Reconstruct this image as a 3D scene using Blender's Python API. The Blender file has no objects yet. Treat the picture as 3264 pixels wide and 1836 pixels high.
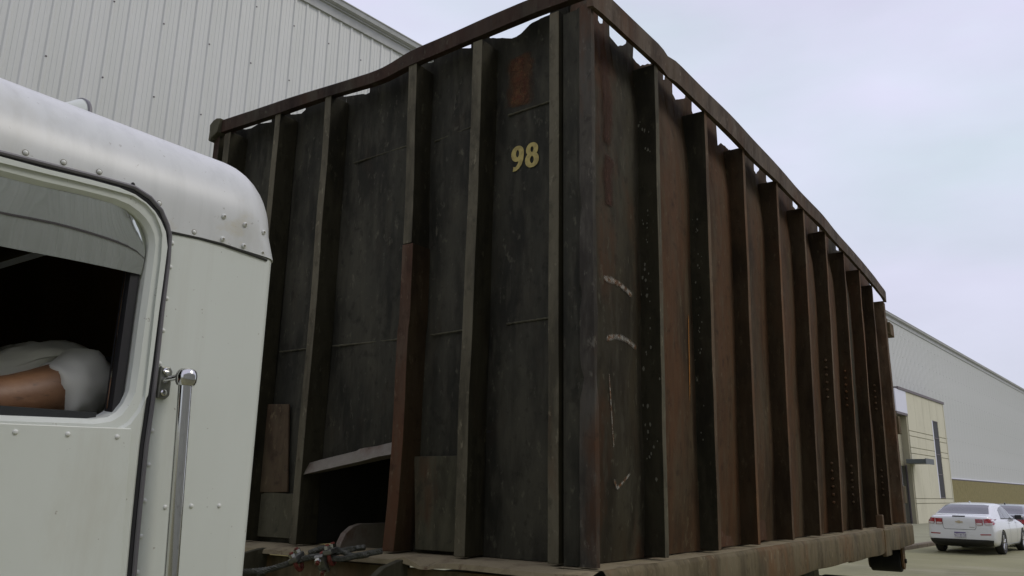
import bpy, bmesh, math, random
from mathutils import Vector, Matrix, noise
from mathutils.bvhtree import BVHTree
R = math.radians
PI = math.pi
random.seed(7)
scn = bpy.context.scene
COL = scn.collection

# ------------------------------------------------------------------ camera, light, exposure
EYE = 1.65
YAW, PITCH, ROLL = 0.6037, 0.2465, 0.0154
cd = bpy.data.cameras.new('camera'); cam = bpy.data.objects.new('camera', cd); COL.objects.link(cam)
fw = Vector((math.cos(PITCH)*math.cos(YAW), math.cos(PITCH)*math.sin(YAW), math.sin(PITCH)))
r0 = fw.cross(Vector((0, 0, 1))).normalized(); u0 = r0.cross(fw)
rr = r0*math.cos(ROLL)+u0*math.sin(ROLL); uu = u0*math.cos(ROLL)-r0*math.sin(ROLL)
M = Matrix((rr, uu, -fw)).transposed().to_4x4(); M.translation = (0, 0, EYE)
cam.matrix_world = M
cd.lens = 28.12; cd.sensor_width = 36; cd.clip_start = 0.05; cd.clip_end = 3000
scn.camera = cam

SUN_AZ = R(-58)      # direction towards the sun, measured from +X towards +Y
SUN_EL = R(46)
w = bpy.data.worlds.new('World'); scn.world = w; w.use_nodes = True
nt = w.node_tree; nt.nodes.clear()
def N(t, ty, **k):
    n = t.nodes.new(ty)
    for a, b in k.items(): setattr(n, a, b)
    return n
out = N(nt, 'ShaderNodeOutputWorld'); bg = N(nt, 'ShaderNodeBackground'); bg.inputs[1].default_value = 0.1
sky = N(nt, 'ShaderNodeTexSky', sky_type='NISHITA', sun_disc=False, sun_elevation=SUN_EL, sun_rotation=PI/2-SUN_AZ)
tc = N(nt, 'ShaderNodeTexCoord'); mp = N(nt, 'ShaderNodeMapping'); mp.inputs['Scale'].default_value = (1, 1, 2.6)
n1 = N(nt, 'ShaderNodeTexNoise'); n1.inputs['Scale'].default_value = 1.7; n1.inputs['Detail'].default_value = 5; n1.inputs['Roughness'].default_value = .5
n2 = N(nt, 'ShaderNodeTexNoise'); n2.inputs['Scale'].default_value = 3.3; n2.inputs['Detail'].default_value = 7
cr = N(nt, 'ShaderNodeValToRGB'); e = cr.color_ramp.elements
e[0].position = .30; e[0].color = (7.1, 8.0, 9.0, 1); e[1].position = .52; e[1].color = (7.75, 7.5, 9.5, 1)
hz = N(nt, 'ShaderNodeMixRGB'); hz.inputs[2].default_value = (6.1, 6.6, 7.4, 1)
sx = N(nt, 'ShaderNodeSeparateXYZ'); mr = N(nt, 'ShaderNodeMapRange'); mr.inputs[1].default_value = .0; mr.inputs[2].default_value = .42; mr.inputs[3].default_value = .8; mr.inputs[4].default_value = 0
mc = N(nt, 'ShaderNodeMath', operation='MULTIPLY_ADD'); mc.inputs[1].default_value = .36; mc.inputs[2].default_value = .82
sc = N(nt, 'ShaderNodeMixRGB', blend_type='MULTIPLY'); sc.inputs[0].default_value = 1
mx = N(nt, 'ShaderNodeMixRGB'); mx.inputs[0].default_value = .93
L = nt.links.new
L(tc.outputs['Generated'], mp.inputs[0]); L(mp.outputs[0], n1.inputs[0]); L(mp.outputs[0], n2.inputs[0])
L(n1.outputs[0], cr.inputs[0]); L(cr.outputs[0], hz.inputs[1]); L(tc.outputs['Generated'], sx.inputs[0]); L(sx.outputs[2], mr.inputs[0]); L(mr.outputs[0], hz.inputs[0])
L(n2.outputs[0], mc.inputs[0]); L(hz.outputs[0], sc.inputs[1]); L(mc.outputs[0], sc.inputs[2])
L(sky.outputs[0], mx.inputs[1]); L(sc.outputs[0], mx.inputs[2]); L(mx.outputs[0], bg.inputs[0]); L(bg.outputs[0], out.inputs[0])
sl = bpy.data.lights.new('sun', 'SUN'); sl.energy = 0.85; sl.angle = R(18); sl.color = (1, .95, .86)
so = bpy.data.objects.new('sun', sl); COL.objects.link(so)
sd = Vector((math.cos(SUN_EL)*math.cos(SUN_AZ), math.cos(SUN_EL)*math.sin(SUN_AZ), math.sin(SUN_EL)))
so.rotation_euler = sd.to_track_quat('Z', 'Y').to_euler(); so.location = (0, -5, 20)
vs = scn.view_settings; vs.view_transform = 'Standard'; vs.look = 'None'; vs.exposure = 0; vs.gamma = 1; vs.use_curve_mapping = False

# ------------------------------------------------------------------ materials
def mat(name, base, layers=(), rough=.6, metal=0, bump=0, bscale=40, coat=0, spec=.5, bstretch=(1, 1, 1), rvar=0):
    """layers: (colour, scale, (sx,sy,sz), lo, hi, detail[, strength])"""
    m = bpy.data.materials.new(name); m.use_nodes = True; t = m.node_tree
    b = t.nodes['Principled BSDF']; lk = t.links.new
    b.inputs['Roughness'].default_value = rough; b.inputs['Metallic'].default_value = metal
    b.inputs['Specular IOR Level'].default_value = spec
    if coat: b.inputs['Coat Weight'].default_value = coat; b.inputs['Coat Roughness'].default_value = .04
    b.inputs['Base Color'].default_value = (*base, 1)
    co = N(t, 'ShaderNodeTexCoord'); prev = None
    for i, ly in enumerate(layers):
        c, s, st, lo, hi, det = ly[:6]; k = ly[6] if len(ly) > 6 else 1
        mpp = N(t, 'ShaderNodeMapping'); mpp.inputs['Scale'].default_value = st; mpp.inputs['Location'].default_value = (i*3.7, i*1.3, i*5.1)
        no = N(t, 'ShaderNodeTexNoise'); no.inputs['Scale'].default_value = s; no.inputs['Detail'].default_value = det; no.inputs['Roughness'].default_value = .62
        rg = N(t, 'ShaderNodeMapRange'); rg.inputs[1].default_value = lo; rg.inputs[2].default_value = hi; rg.inputs[4].default_value = k
        mm = N(t, 'ShaderNodeMixRGB'); mm.inputs[2].default_value = (*c, 1)
        lk(co.outputs['Object'], mpp.inputs[0]); lk(mpp.outputs[0], no.inputs[0]); lk(no.outputs[0], rg.inputs[0]); lk(rg.outputs[0], mm.inputs[0])
        if prev: lk(prev, mm.inputs[1])
        else: mm.inputs[1].default_value = (*base, 1)
        prev = mm.outputs[0]
    if prev: lk(prev, b.inputs['Base Color'])
    if bump:
        mpp = N(t, 'ShaderNodeMapping'); mpp.inputs['Scale'].default_value = bstretch
        no = N(t, 'ShaderNodeTexNoise'); no.inputs['Scale'].default_value = bscale; no.inputs['Detail'].default_value = 6
        bp = N(t, 'ShaderNodeBump'); bp.inputs['Strength'].default_value = bump; bp.inputs['Distance'].default_value = .01
        lk(co.outputs['Object'], mpp.inputs[0]); lk(mpp.outputs[0], no.inputs[0]); lk(no.outputs[0], bp.inputs['Height']); lk(bp.outputs[0], b.inputs['Normal'])
        if rvar:
            rg = N(t, 'ShaderNodeMapRange'); rg.inputs[3].default_value = rough-rvar; rg.inputs[4].default_value = rough+rvar
            lk(no.outputs[0], rg.inputs[0]); lk(rg.outputs[0], b.inputs['Roughness'])
    return m
BLK = (.033, .0325, .0225); DUST = (.066, .062, .042); RUST = (.085, .038, .016); RUSTD = (.042, .022, .009); RUSTO = (.20, .095, .03); ORN = (.38, .16, .04)
V = (1, 1, .09)
def steel(name, base, dust=.5, rust=.35, rc=RUST, dc=DUST, extra=()):
    b2 = tuple(c*.45 for c in base); d2 = tuple(min(1, c*1.55) for c in dc)
    ly = [(dc, 3.2, (1, 1, .5), .40, .66-dust*.1, 8, .55+dust*.3), (b2, 7, (1, 1, .32), .44, .62, 10, .8), (rc, 2.3, (1, 1, .35), .68-rust*.35, .78-rust*.3, 9, .9),
          (dc, 20, (1, 1, .22), .50, .68, 10, .6), (b2, 19, (1, 1, .8), .56, .68, 8, .6), (RUSTD, 9, (1, 1, .4), .56, .70, 7, .5*rust+.1), (d2, 34, (1, 1, .5), .60, .70, 9, .7), (b2, 24, (1, 1, .12), .54, .68, 6, .25)]
    return mat(name, base, ly+list(extra), rough=.78, bump=.4, bscale=18, spec=.16, rvar=.12, bstretch=(1, 1, .4))
Mt = {}
Mt['panel'] = steel('black_painted_steel', BLK, .45, .12)
Mt['panel_rust'] = steel('rusty_black_steel', (.042, .034, .018), .4, .5)
Mt['panel_brown'] = steel('brown_rusted_steel', (.070, .043, .021), .3, .75, rc=(.095, .047, .020), dc=(.088, .070, .040))
Mt['strip'] = steel('worn_grey_steel', (.098, .088, .056), .6, .3, dc=(.135, .122, .08))
Mt['strip_brown'] = steel('worn_brown_steel', (.13, .082, .044), .4, .5, rc=(.16, .078, .032), dc=(.155, .118, .072))
Mt['flank'] = steel('shaded_flank_steel', (.030, .027, .014), .1, .1, rc=(.05, .028, .012), dc=(.044, .040, .022))  # shade on the stiffener flanks put into the base colour
Mt['flank_brown'] = steel('shaded_brown_flank_steel', (.044, .028, .012), .1, .35, rc=(.062, .032, .013), dc=(.055, .041, .021))  # brown version, flank shade again put into the colour
Mt['rust'] = steel('rusted_plate', (.085, .046, .026), .3, .8, rc=(.10, .048, .024), dc=(.095, .07, .045))
Mt['rail'] = steel('rusted_rail_steel', (.095, .064, .038), .6, .4, rc=(.11, .058, .030), dc=(.14, .115, .085))
Mt['rail_front'] = steel('brown_dark_rail_steel', (.036, .022, .015), .1, .5, rc=(.05, .028, .018))
Mt['base'] = steel('dusty_base_steel', (.135, .108, .056), .6, .5, rc=(.15, .085, .036), dc=(.165, .138, .08))
Mt['ledge'] = mat('dusty_ledge', (.25, .21, .12), [((.11, .08, .045), 6, (1, 1, 1), .5, .7, 8), ((.10, .055, .03), 15, (1, 1, 1), .58, .7, 6)], rough=.95, bump=.5, bscale=60)
Mt['patch'] = steel('patch_plate_steel', (.078, .074, .046), .7, .25, dc=(.098, .092, .058))
Mt['patch_tan'] = steel('tan_rusted_plate', (.080, .056, .032), .5, .6, rc=(.078, .044, .023), dc=(.11, .088, .05))
Mt['lip'] = mat('bent_bar_steel', (.165, .148, .11), [((.10, .06, .035), 5, (1, 1, 1), .5, .65, 7), ((.19, .17, .13), 20, (1, 1, 1), .55, .7, 5)], rough=.6, bump=.3)
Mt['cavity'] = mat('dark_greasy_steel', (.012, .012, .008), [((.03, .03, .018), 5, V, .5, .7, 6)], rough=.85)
Mt['corner'] = steel('bent_corner_steel', (.062, .055, .042), .4, .5, dc=(.095, .088, .070))
Mt['yellow'] = mat('yellow_stencil_paint', (.42, .34, .10), [((.30, .24, .07), 30, (1, 1, 1), .45, .6, 5), ((.16, .04, .02), 50, (1, 1, 1), .70, .74, 3)], rough=.7)
Mt['siding'] = mat('white_ribbed_siding', (.625, .635, .585), [((.52, .54, .475), .7, (1, 1, .12), .42, .65, 5, .7), ((.51, .52, .47), 9, (1, 1, .06), .56, .75, 4, .5)], rough=.42, spec=.4)
Mt['trim'] = mat('grey_eave_trim', (.40, .41, .38), [((.32, .33, .30), 3, (1, 1, 1), .45, .7, 5)], rough=.5)
Mt['darktrim'] = mat('brown_dark_trim', (.13, .11, .11), rough=.6)
Mt['gap'] = mat('black_gap', (.02, .02, .02), rough=.9)
Mt['masonry'] = mat('tan_masonry', (.25, .215, .085), [((.20, .17, .065), 4, (1, 1, 1), .4, .65, 8), ((.31, .28, .15), 14, (1, 1, 2), .55, .7, 5)], rough=.92, bump=.3, bscale=30)
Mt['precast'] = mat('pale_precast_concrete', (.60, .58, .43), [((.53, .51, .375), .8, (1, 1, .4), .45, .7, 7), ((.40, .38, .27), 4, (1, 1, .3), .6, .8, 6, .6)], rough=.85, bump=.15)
Mt['precast_side'] = mat('shaded_side_concrete', (.36, .34, .23), [((.28, .26, .17), 1, (1, 1, .3), .45, .7, 7)], rough=.88)  # darker copy of the precast: shade of the side return put into colour
Mt['whitepanel'] = mat('light_metal_panel', (.66, .67, .72), rough=.4)
Mt['glassdark'] = mat('dark_window_glass', (.02, .022, .022), rough=.08, spec=.8)
Mt['slit'] = mat('dull_slit_glass', (.035, .035, .035), rough=.55, spec=.2)
Mt['canopy'] = mat('dark_grey_canopy', (.085, .10, .10), rough=.5)
Mt['ground'] = mat('worn_concrete_lot', (.27, .262, .14), [((.215, .208, .108), .25, (1, 1, 1), .4, .65, 8), ((.33, .31, .21), 1.1, (1, .4, 1), .52, .7, 8, .7), ((.15, .145, .09), .35, (.4, 1, 1), .54, .72, 9, .7), ((.20, .19, .13), 25, (1, 1, 1), .5, .75, 3, .5)], rough=.9, bump=.25, bscale=25)
Mt['walk'] = mat('sidewalk_concrete', (.30, .30, .20), [((.24, .235, .16), .5, (1, 1, 1), .45, .7, 8), ((.19, .18, .12), 20, (1, 1, 1), .55, .75, 4, .5)], rough=.9)
Mt['kerb'] = mat('kerb_concrete', (.20, .165, .12), [((.14, .12, .09), 3, (1, 1, 1), .45, .7, 6)], rough=.9)
Mt['cab'] = mat('white_cab_paint', (.72, .76, .685), [((.645, .68, .60), 1.6, (1, 1, .5), .42, .66, 6, .8), ((.60, .61, .53), 12, (1, 1, .07), .54, .78, 6, .55), ((.50, .48, .36), 3, (1, 1, .35), .60, .76, 10, .45), ((.30, .27, .20), 60, (1, 1, 1), .70, .73, 3, .6)], rough=.34, spec=.4, bump=.03, bscale=6)
Mt['cabroof'] = mat('oxidised_cab_paint', (.68, .70, .67), [((.56, .58, .55), 16, (1, 1, .05), .46, .68, 6, .7), ((.50, .49, .40), 2.5, (1, 1, .6), .54, .74, 9, .7), ((.58, .52, .34), 5, (1, .6, 1.4), .58, .68, 10, .6), ((.33, .32, .27), 70, (1, 1, 1), .68, .72, 3, .5)], rough=.33, spec=.4, bump=.04, bscale=5)
Mt['rivet'] = mat('painted_rivet', (.74, .76, .70), [((.3, .25, .18), 300, (1, 1, 1), .62, .75, 2, .5)], rough=.35)
Mt['seam'] = mat('seam_sealant', (.035, .035, .03), rough=.8)
Mt['grime'] = mat('rivet_grime', (.25, .235, .17), rough=.9)
Mt['rubber'] = mat('black_rubber', (.016, .016, .018), rough=.6)
Mt['bead'] = mat('grey_rubber_bead', (.15, .145, .15), rough=.45)
Mt['chrome'] = mat('chrome', (.62, .62, .60), [((.30, .29, .26), 60, (1, 1, .5), .6, .72, 5, .6)], rough=.1, metal=1)
Mt['mirror'] = mat('polished_stainless', (.60, .62, .56), [((.54, .56, .50), 3, (1, 1, 1), .4, .6, 4)], rough=.035, metal=1)
Mt['interior'] = mat('dark_brown_vinyl', (.12, .08, .03), [((.16, .105, .04), 3, (1, 1, 1), .45, .7, 5)], rough=.9, spec=.1)
Mt['seat'] = mat('dark_seat_cloth', (.02, .024, .018), rough=.9)
Mt['skin'] = mat('tanned_skin', (.29, .155, .078), [((.20, .10, .05), 7, (1, 1, 1), .42, .62, 8), ((.34, .20, .11), 18, (.4, 1, 1), .54, .7, 6, .6), ((.08, .045, .025), 130, (.25, 1, 1), .60, .70, 3, .5)], rough=.5, bump=.05, bscale=90)
Mt['shirt'] = mat('white_cotton', (.80, .80, .70), [((.66, .66, .56), 5, (1, 1, 1), .45, .65, 5, .5)], rough=.9, bump=.35, bscale=9)
Mt['hair'] = mat('dark_hair', (.02, .014, .01), rough=.8)
Mt['jeans'] = mat('blue_denim', (.05, .07, .12), rough=.9)
Mt['tyre'] = mat('tyre_rubber', (.022, .022, .020), [((.05, .047, .038), 8, (1, 1, 1), .5, .7, 5, .5)], rough=.8)
Mt['rim'] = mat('alloy_rim', (.5, .5, .5), rough=.25, metal=.9)
Mt['chassis'] = mat('dark_chassis_paint', (.035, .037, .03), [((.09, .08, .055), 6, (1, 1, 1), .5, .7, 6)], rough=.7)
Mt['carwhite'] = mat('white_car_paint', (.72, .74, .73), rough=.25, coat=1)
Mt['cardark'] = mat('dark_grey_car_paint', (.035, .037, .040), rough=.22, coat=1)
Mt['carglass'] = mat('tinted_car_glass', (.075, .083, .085), rough=.04, spec=1)
Mt['blackplastic'] = mat('black_plastic', (.022, .022, .02), rough=.6)
Mt['redlens'] = mat('red_tail_lamp', (.36, .025, .03), [((.22, .012, .018), 9, (1, 1, 1), .45, .6, 2)], rough=.12, coat=1)
Mt['clearlens'] = mat('clear_lamp_lens', (.62, .58, .56), rough=.12, coat=1)
Mt['brass'] = mat('gold_emblem', (.50, .42, .28), rough=.3, metal=.3)
Mt['plate'] = mat('licence_plate_white', (.50, .50, .52), [((.20, .19, .25), 28, (1, 1, 1), .52, .6, 2)], rough=.5)
Mt['purple'] = mat('licence_plate_purple', (.11, .07, .22), rough=.5)
Mt['wire'] = mat('greasy_wire_rope', (.075, .078, .06), [((.12, .12, .09), 60, (1, 1, 1), .5, .7, 3)], rough=.55, metal=.3)
Mt['redbolt'] = mat('red_u_bolt', (.22, .05, .035), [((.12, .03, .02), 40, (1, 1, 1), .5, .65, 3)], rough=.45)
Mt['zinc'] = mat('zinc_saddle', (.22, .225, .19), [((.13, .13, .11), 40, (1, 1, 1), .5, .65, 3)], rough=.35, metal=.6)
Mt['drain'] = mat('cast_iron', (.06, .055, .05), rough=.8)
Mt['flap'] = mat('milky_plastic', (.28, .27, .20), [((.20, .19, .14), 6, (1, 1, 1), .45, .6, 4)], rough=.45)
Mt['scuffw'] = None
def scuff(name, col, gain, alt=None, sc_=(1, 1, .5)):
    m = mat(name, col, [(alt, 45, (1, 1, 1), .46, .58, 6)] if alt else (), rough=.8, spec=.15)
    t = m.node_tree; b = t.nodes['Principled BSDF']
    co = N(t, 'ShaderNodeTexCoord'); mpp = N(t, 'ShaderNodeMapping'); mpp.inputs['Scale'].default_value = sc_
    no = N(t, 'ShaderNodeTexNoise'); no.inputs['Scale'].default_value = 26; no.inputs['Detail'].default_value = 10; no.inputs['Roughness'].default_value = .72
    at = N(t, 'ShaderNodeAttribute', attribute_name='fade'); ad = N(t, 'ShaderNodeMath', operation='ADD'); mm = N(t, 'ShaderNodeMath', operation='MULTIPLY_ADD', use_clamp=True)
    mm.inputs[1].default_value = gain; mm.inputs[2].default_value = -gain*1.02
    t.links.new(co.outputs['Object'], mpp.inputs[0]); t.links.new(mpp.outputs[0], no.inputs[0]); t.links.new(no.outputs[0], ad.inputs[0]); t.links.new(at.outputs['Fac'], ad.inputs[1])
    t.links.new(ad.outputs[0], mm.inputs[0]); t.links.new(mm.outputs[0], b.inputs['Alpha'])
    return m
Mt['scuffw'] = scuff('white_scrape', (.36, .35, .30), 1.7, (.22, .11, .05), (1, 1, 1))
Mt['scuffo'] = scuff('orange_scrape', (.34, .15, .035), 2.2)
Mt['scuffr'] = scuff('red_rust_scab', (.062, .030, .018), 2.0)
Mt['scufft'] = scuff('tan_rust_scab', (.10, .052, .022), 2.2, (.075, .028, .014), (1, 1, 1))
Mt['fleck'] = mat('paint_fleck', (.15, .145, .10), rough=.8)

# ------------------------------------------------------------------ mesh helpers
class MB:
    def __init__(s): s.v = []; s.f = []; s.m = []
    def add(s, vs, fs, mi=0):
        k = len(s.v); s.v += [tuple(p) for p in vs]
        for f in fs: s.f.append([k+i for i in f]); s.m.append(mi)
        return s
    def box(s, a, b, mi=0):
        x0, y0, z0 = a; x1, y1, z1 = b
        x0, x1 = min(x0, x1), max(x0, x1); y0, y1 = min(y0, y1), max(y0, y1); z0, z1 = min(z0, z1), max(z0, z1)
        return s.add([(x0, y0, z0), (x1, y0, z0), (x1, y1, z0), (x0, y1, z0), (x0, y0, z1), (x1, y0, z1), (x1, y1, z1), (x0, y1, z1)],
                     [(3, 2, 1, 0), (4, 5, 6, 7), (0, 1, 5, 4), (1, 2, 6, 5), (2, 3, 7, 6), (3, 0, 4, 7)], mi)
    def grid(s, P, mi=0, flip=False):
        n = len(P); m = len(P[0]); fs = []
        for i in range(n-1):
            for j in range(m-1):
                q = (i*m+j, (i+1)*m+j, (i+1)*m+j+1, i*m+j+1); fs.append(q[::-1] if flip else q)
        return s.add([p for r_ in P for p in r_], fs, mi)
    def prism(s, poly, fn, d0, d1, mi=0):
        """poly: 2D points; fn(u,v,d) -> 3D"""
        n = len(poly); vs = [fn(u, v, d0) for u, v in poly]+[fn(u, v, d1) for u, v in poly]
        fs = [tuple(range(n)), tuple(range(2*n-1, n-1, -1))]+[(i, i+n, (i+1) % n+n, (i+1) % n) for i in range(n)]
        return s.add(vs, fs, mi)
    def tube(s, pts, r, seg=8, mi=0, cap=True):
        pts = [Vector(p) for p in pts]; n = len(pts); vs = []; up = None
        for i, p in enumerate(pts):
            t = (pts[min(i+1, n-1)]-pts[max(i-1, 0)]).normalized()
            if up is None: up = t.orthogonal().normalized()
            up = (up-t*up.dot(t)).normalized(); sd_ = t.cross(up)
            q = r[i] if isinstance(r, (list, tuple)) else r
            vs += [p+(up*math.cos(2*PI*k/seg)+sd_*math.sin(2*PI*k/seg))*q for k in range(seg)]
        fs = [(i*seg+k, i*seg+(k+1) % seg, (i+1)*seg+(k+1) % seg, (i+1)*seg+k) for i in range(n-1) for k in range(seg)]
        if cap: fs += [tuple(range(seg))[::-1], tuple((n-1)*seg+k for k in range(seg))]
        return s.add(vs, fs, mi)
    def lathe(s, prof, o, ax, seg=24, mi=0):
        """prof: (radius, height) along axis ax from o"""
        o = Vector(o); ax = Vector(ax).normalized(); a = ax.orthogonal().normalized(); b = ax.cross(a); vs = []
        for r_, h_ in prof: vs += [o+ax*h_+(a*math.cos(2*PI*k/seg)+b*math.sin(2*PI*k/seg))*r_ for k in range(seg)]
        n = len(prof); fs = [(i*seg+k, i*seg+(k+1) % seg, (i+1)*seg+(k+1) % seg, (i+1)*seg+k) for i in range(n-1) for k in range(seg)]
        return s.add(vs, fs, mi)
OFF = {}
def tag(o, label=None, cat=None, group=None, kind=None):
    if label: o['label'] = label
    if cat: o['category'] = cat
    if group: o['group'] = group
    if kind: o['kind'] = kind
    return o
def link(name, me, parent):
    o = bpy.data.objects.new(name, me); COL.objects.link(o)
    if parent: o.parent = parent
    return o
def obj(name, mb, m, parent=None, smooth=False, bevel=0, keep=False, sub=0, loc=None, angle=40):
    """mesh points are world coordinates; they are stored relative to the thing's own base point"""
    me = bpy.data.meshes.new(name)
    o0 = Vector(loc) if loc else (OFF.get(parent.name, Vector()) if parent else Vector())
    me.from_pydata([tuple(Vector(p)-o0) for p in mb.v] if o0.length else mb.v, [], mb.f)
    for k in (m if isinstance(m, (list, tuple)) else [m]): me.materials.append(Mt[k])
    me.polygons.foreach_set('material_index', mb.m)
    bm = bmesh.new(); bm.from_mesh(me); bmesh.ops.remove_doubles(bm, verts=bm.verts, dist=1e-5)
    if not keep: bmesh.ops.recalc_face_normals(bm, faces=bm.faces)
    bm.to_mesh(me); bm.free()
    o = link(name, me, parent)
    if loc: o.location = loc
    if parent is not None: OFF[o.name] = o0
    if bevel:
        b = o.modifiers.new('bevel', 'BEVEL'); b.width = bevel; b.segments = 2; b.limit_method = 'ANGLE'; b.angle_limit = R(35)
    if sub:
        b = o.modifiers.new('sub', 'SUBSURF'); b.levels = sub; b.render_levels = sub
    if smooth:
        me.polygons.foreach_set('use_smooth', [True]*len(me.polygons)); me.set_sharp_from_angle(angle=R(angle))
    return o
def thing(name, loc, label, cat, group=None, rz=0):
    o = bpy.data.objects.new(name, None); COL.objects.link(o); o.location = loc; o.rotation_euler = (0, 0, rz); o.empty_display_size = .2
    OFF[o.name] = Vector(loc) if rz == 0 else Vector()
    return tag(o, label, cat, group)
def interp(tab, x):
    if x <= tab[0][0]: return tab[0][1]
    for (a, b), (c, d) in zip(tab, tab[1:]):
        if x <= c: return b+(d-b)*(x-a)/(c-a) if c > a else d
    return tab[-1][1]
def sm(tab, x, e=.03): return (interp(tab, x-e)+2*interp(tab, x)+interp(tab, x+e))/4
def nz(*p, s=1): return noise.noise(Vector(p)*s)

# ------------------------------------------------------------------ ground, kerb, sidewalk
AL = -0.107
T_ = Vector((math.cos(AL), math.sin(AL), 0)); N_ = Vector((-math.sin(AL), math.cos(AL), 0))
def wf(t, d, z): return T_*t+N_*d+Vector((0, 0, z))       # wall frame: along the wall, away from the camera, up
mb = MB(); mb.grid([[(x, y, 0) for y in (-600, -60, -20, 0, 20, 60, 600)] for x in (-600, -60, -20, 0, 20, 60, 600)], flip=False)
g = obj('ground', mb, 'ground', keep=True); tag(g, kind='structure')
mb = MB(); mb.box((0, 0, 0), (1, 1, 1)); mb.v = [tuple(wf(-40+x*190, 7.75+y*6.2, -.05+z*.18)) for x, y, z in mb.v]
s_ = obj('pavement', mb, 'walk'); tag(s_, kind='structure')
me_k = None
for k in range(30):
    mb = MB(); prof = [(0, -.05), (0, .10), (.02, .13), (.15, .134), (.15, -.05)]
    mb.prism(prof, lambda u, v, d: tuple(wf(d, 7.6+u, v)), -12+k*3.02, -12+k*3.02+3.0)
    o = obj('kerb_stone', mb, 'kerb', s_)
# joints in the slab: each slab of the lot cannot be told apart; a drain cover can
d_ = thing('drain_cover', (31.3, 3.35, 0), 'small round iron drain cover set in the concrete behind the white sedan', 'drain cover')
mb = MB(); mb.lathe([(.0, .012), (.27, .012), (.27, .004)], (31.3-1.6, 3.25, 0), (0, 0, 1), 20); obj('cover', mb, 'drain', d_)
mb = MB(); mb.lathe([(.28, .004), (.28, .008), (.36, .008), (.36, .004)], (31.3-1.6, 3.25, 0), (0, 0, 1), 20); obj('frame', mb, 'drain', d_)

# ------------------------------------------------------------------ big warehouse
WD = 13.72
def siding_profile():
    p = []; w_ = .9144; r_ = w_/3
    for k in range(3):
        a = k*r_
        p += [(a, .0), (a+.026, .024), (a+.062, .024), (a+.088, 0), (a+.138, 0), (a+.146, .006), (a+.168, .006), (a+.176, 0), (a+.218, 0), (a+.226, .006), (a+.248, .006), (a+.256, 0)]
    p.append((w_, 0)); return p
def siding_mesh(name, z0, z1, screws=(), flip=False):
    prof = siding_profile(); mb = MB()
    zs = [z0, z1]
    mb.grid([[(u, -v, z) for z in zs] for u, v in prof], 0, False)
    for z in screws:
        c = Vector((.044+.3048, -.025, z)); mb.lathe([(.017, 0), (.017, .006), (.006, .012), (0, .012)], c, (0, -1, 0), 6, 1)
    me = bpy.data.meshes.new(name); me.from_pydata(mb.v, [], mb.f); me.materials.append(Mt['siding']); me.materials.append(Mt['darktrim'])
    me.polygons.foreach_set('material_index', mb.m); return me
wh = thing('warehouse', wf(0, WD, 0), 'long white ribbed metal warehouse running behind the dumpster to the far right', 'building')
me_s = siding_mesh('siding', 2.86, 12.05, [4.0, 5.5, 7.0, 8.5, 10.0, 11.3])
W0 = -11
for k in range(160):
    o = link('wall_panel', me_s, wh); o.location = wf(W0+k*.9144, 0, 0); o.rotation_euler = (0, 0, AL)
    if k % 12 == 7: o.location = Vector(o.location)-N_*.003
def wbox(t0, t1, d0, d1, z0, z1, mi=0, mb=None):
    mb = mb or MB(); mb.box((0, 0, 0), (1, 1, 1), mi)
    mb.v[-8:] = [tuple(wf(t0+x*(t1-t0), d0+y*(d1-d0), z0+z*(z1-z0))) for x, y, z in mb.v[-8:]]
    return mb
T1 = W0+160*.9144
mb = wbox(W0+.05, T1-.05, WD+.05, WD+60, .0, 12.02); obj('building_core', mb, 'siding', wh)
mb = MB(); mb.prism([(-.06, 12.00), (-.075, 12.20), (-.12, 12.21), (-.12, 12.235), (.2, 12.235), (.2, 12.0)], lambda u, v, d: tuple(wf(d, WD+u, v)), W0, T1); obj('eave_trim', mb, 'trim', wh)
mb = MB(); mb.prism([(-.13, 12.24), (-.20, 12.27), (-.22, 12.37), (-.24, 12.38), (-.24, 12.40), (.2, 12.42), (.2, 12.24)], lambda u, v, d: tuple(wf(d, WD+u, v)), W0, T1); obj('gutter', mb, 'trim', wh)
mb = MB(); mb.add([wf(W0, WD-.1, 12.42), wf(T1, WD-.1, 12.42), wf(T1, WD+30, 14.4), wf(W0, WD+30, 14.4)], [(0, 1, 2, 3)]); obj('roof', mb, 'siding', wh)
mb = wbox(W0, T1, WD-.08, WD+.1, 2.80, 2.865); obj('base_flashing', mb, 'whitepanel', wh)
mb = wbox(W0, T1, WD-.05, WD+.045, 2.73, 2.80); obj('shadow_reveal', mb, 'darktrim', wh)
blk = MB(); blk.box((0, 0, 0), (.395, .06, .195)); meb = bpy.data.meshes.new('masonry_block'); meb.from_pydata(blk.v, [], blk.f); meb.materials.append(Mt['masonry'])
mb = wbox(W0, T1, WD-.02, WD+.04, 0, 2.73); obj('masonry_wall', mb, 'masonry', wh)
# block courses: real joints on the stretch of wall the cars leave in view, joined because each block is under 10 px
mb = MB()
for r_ in range(13):
    t = 57.5+(.2 if r_ % 2 else 0)
    while t < 100:
        wbox(t, t+.39, WD-.035, WD-.015, .13+r_*.2, .13+r_*.2+.19, mb=mb); t += .40
o = obj('masonry_courses', mb, 'masonry', wh); tag(o, kind='stuff')

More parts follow.
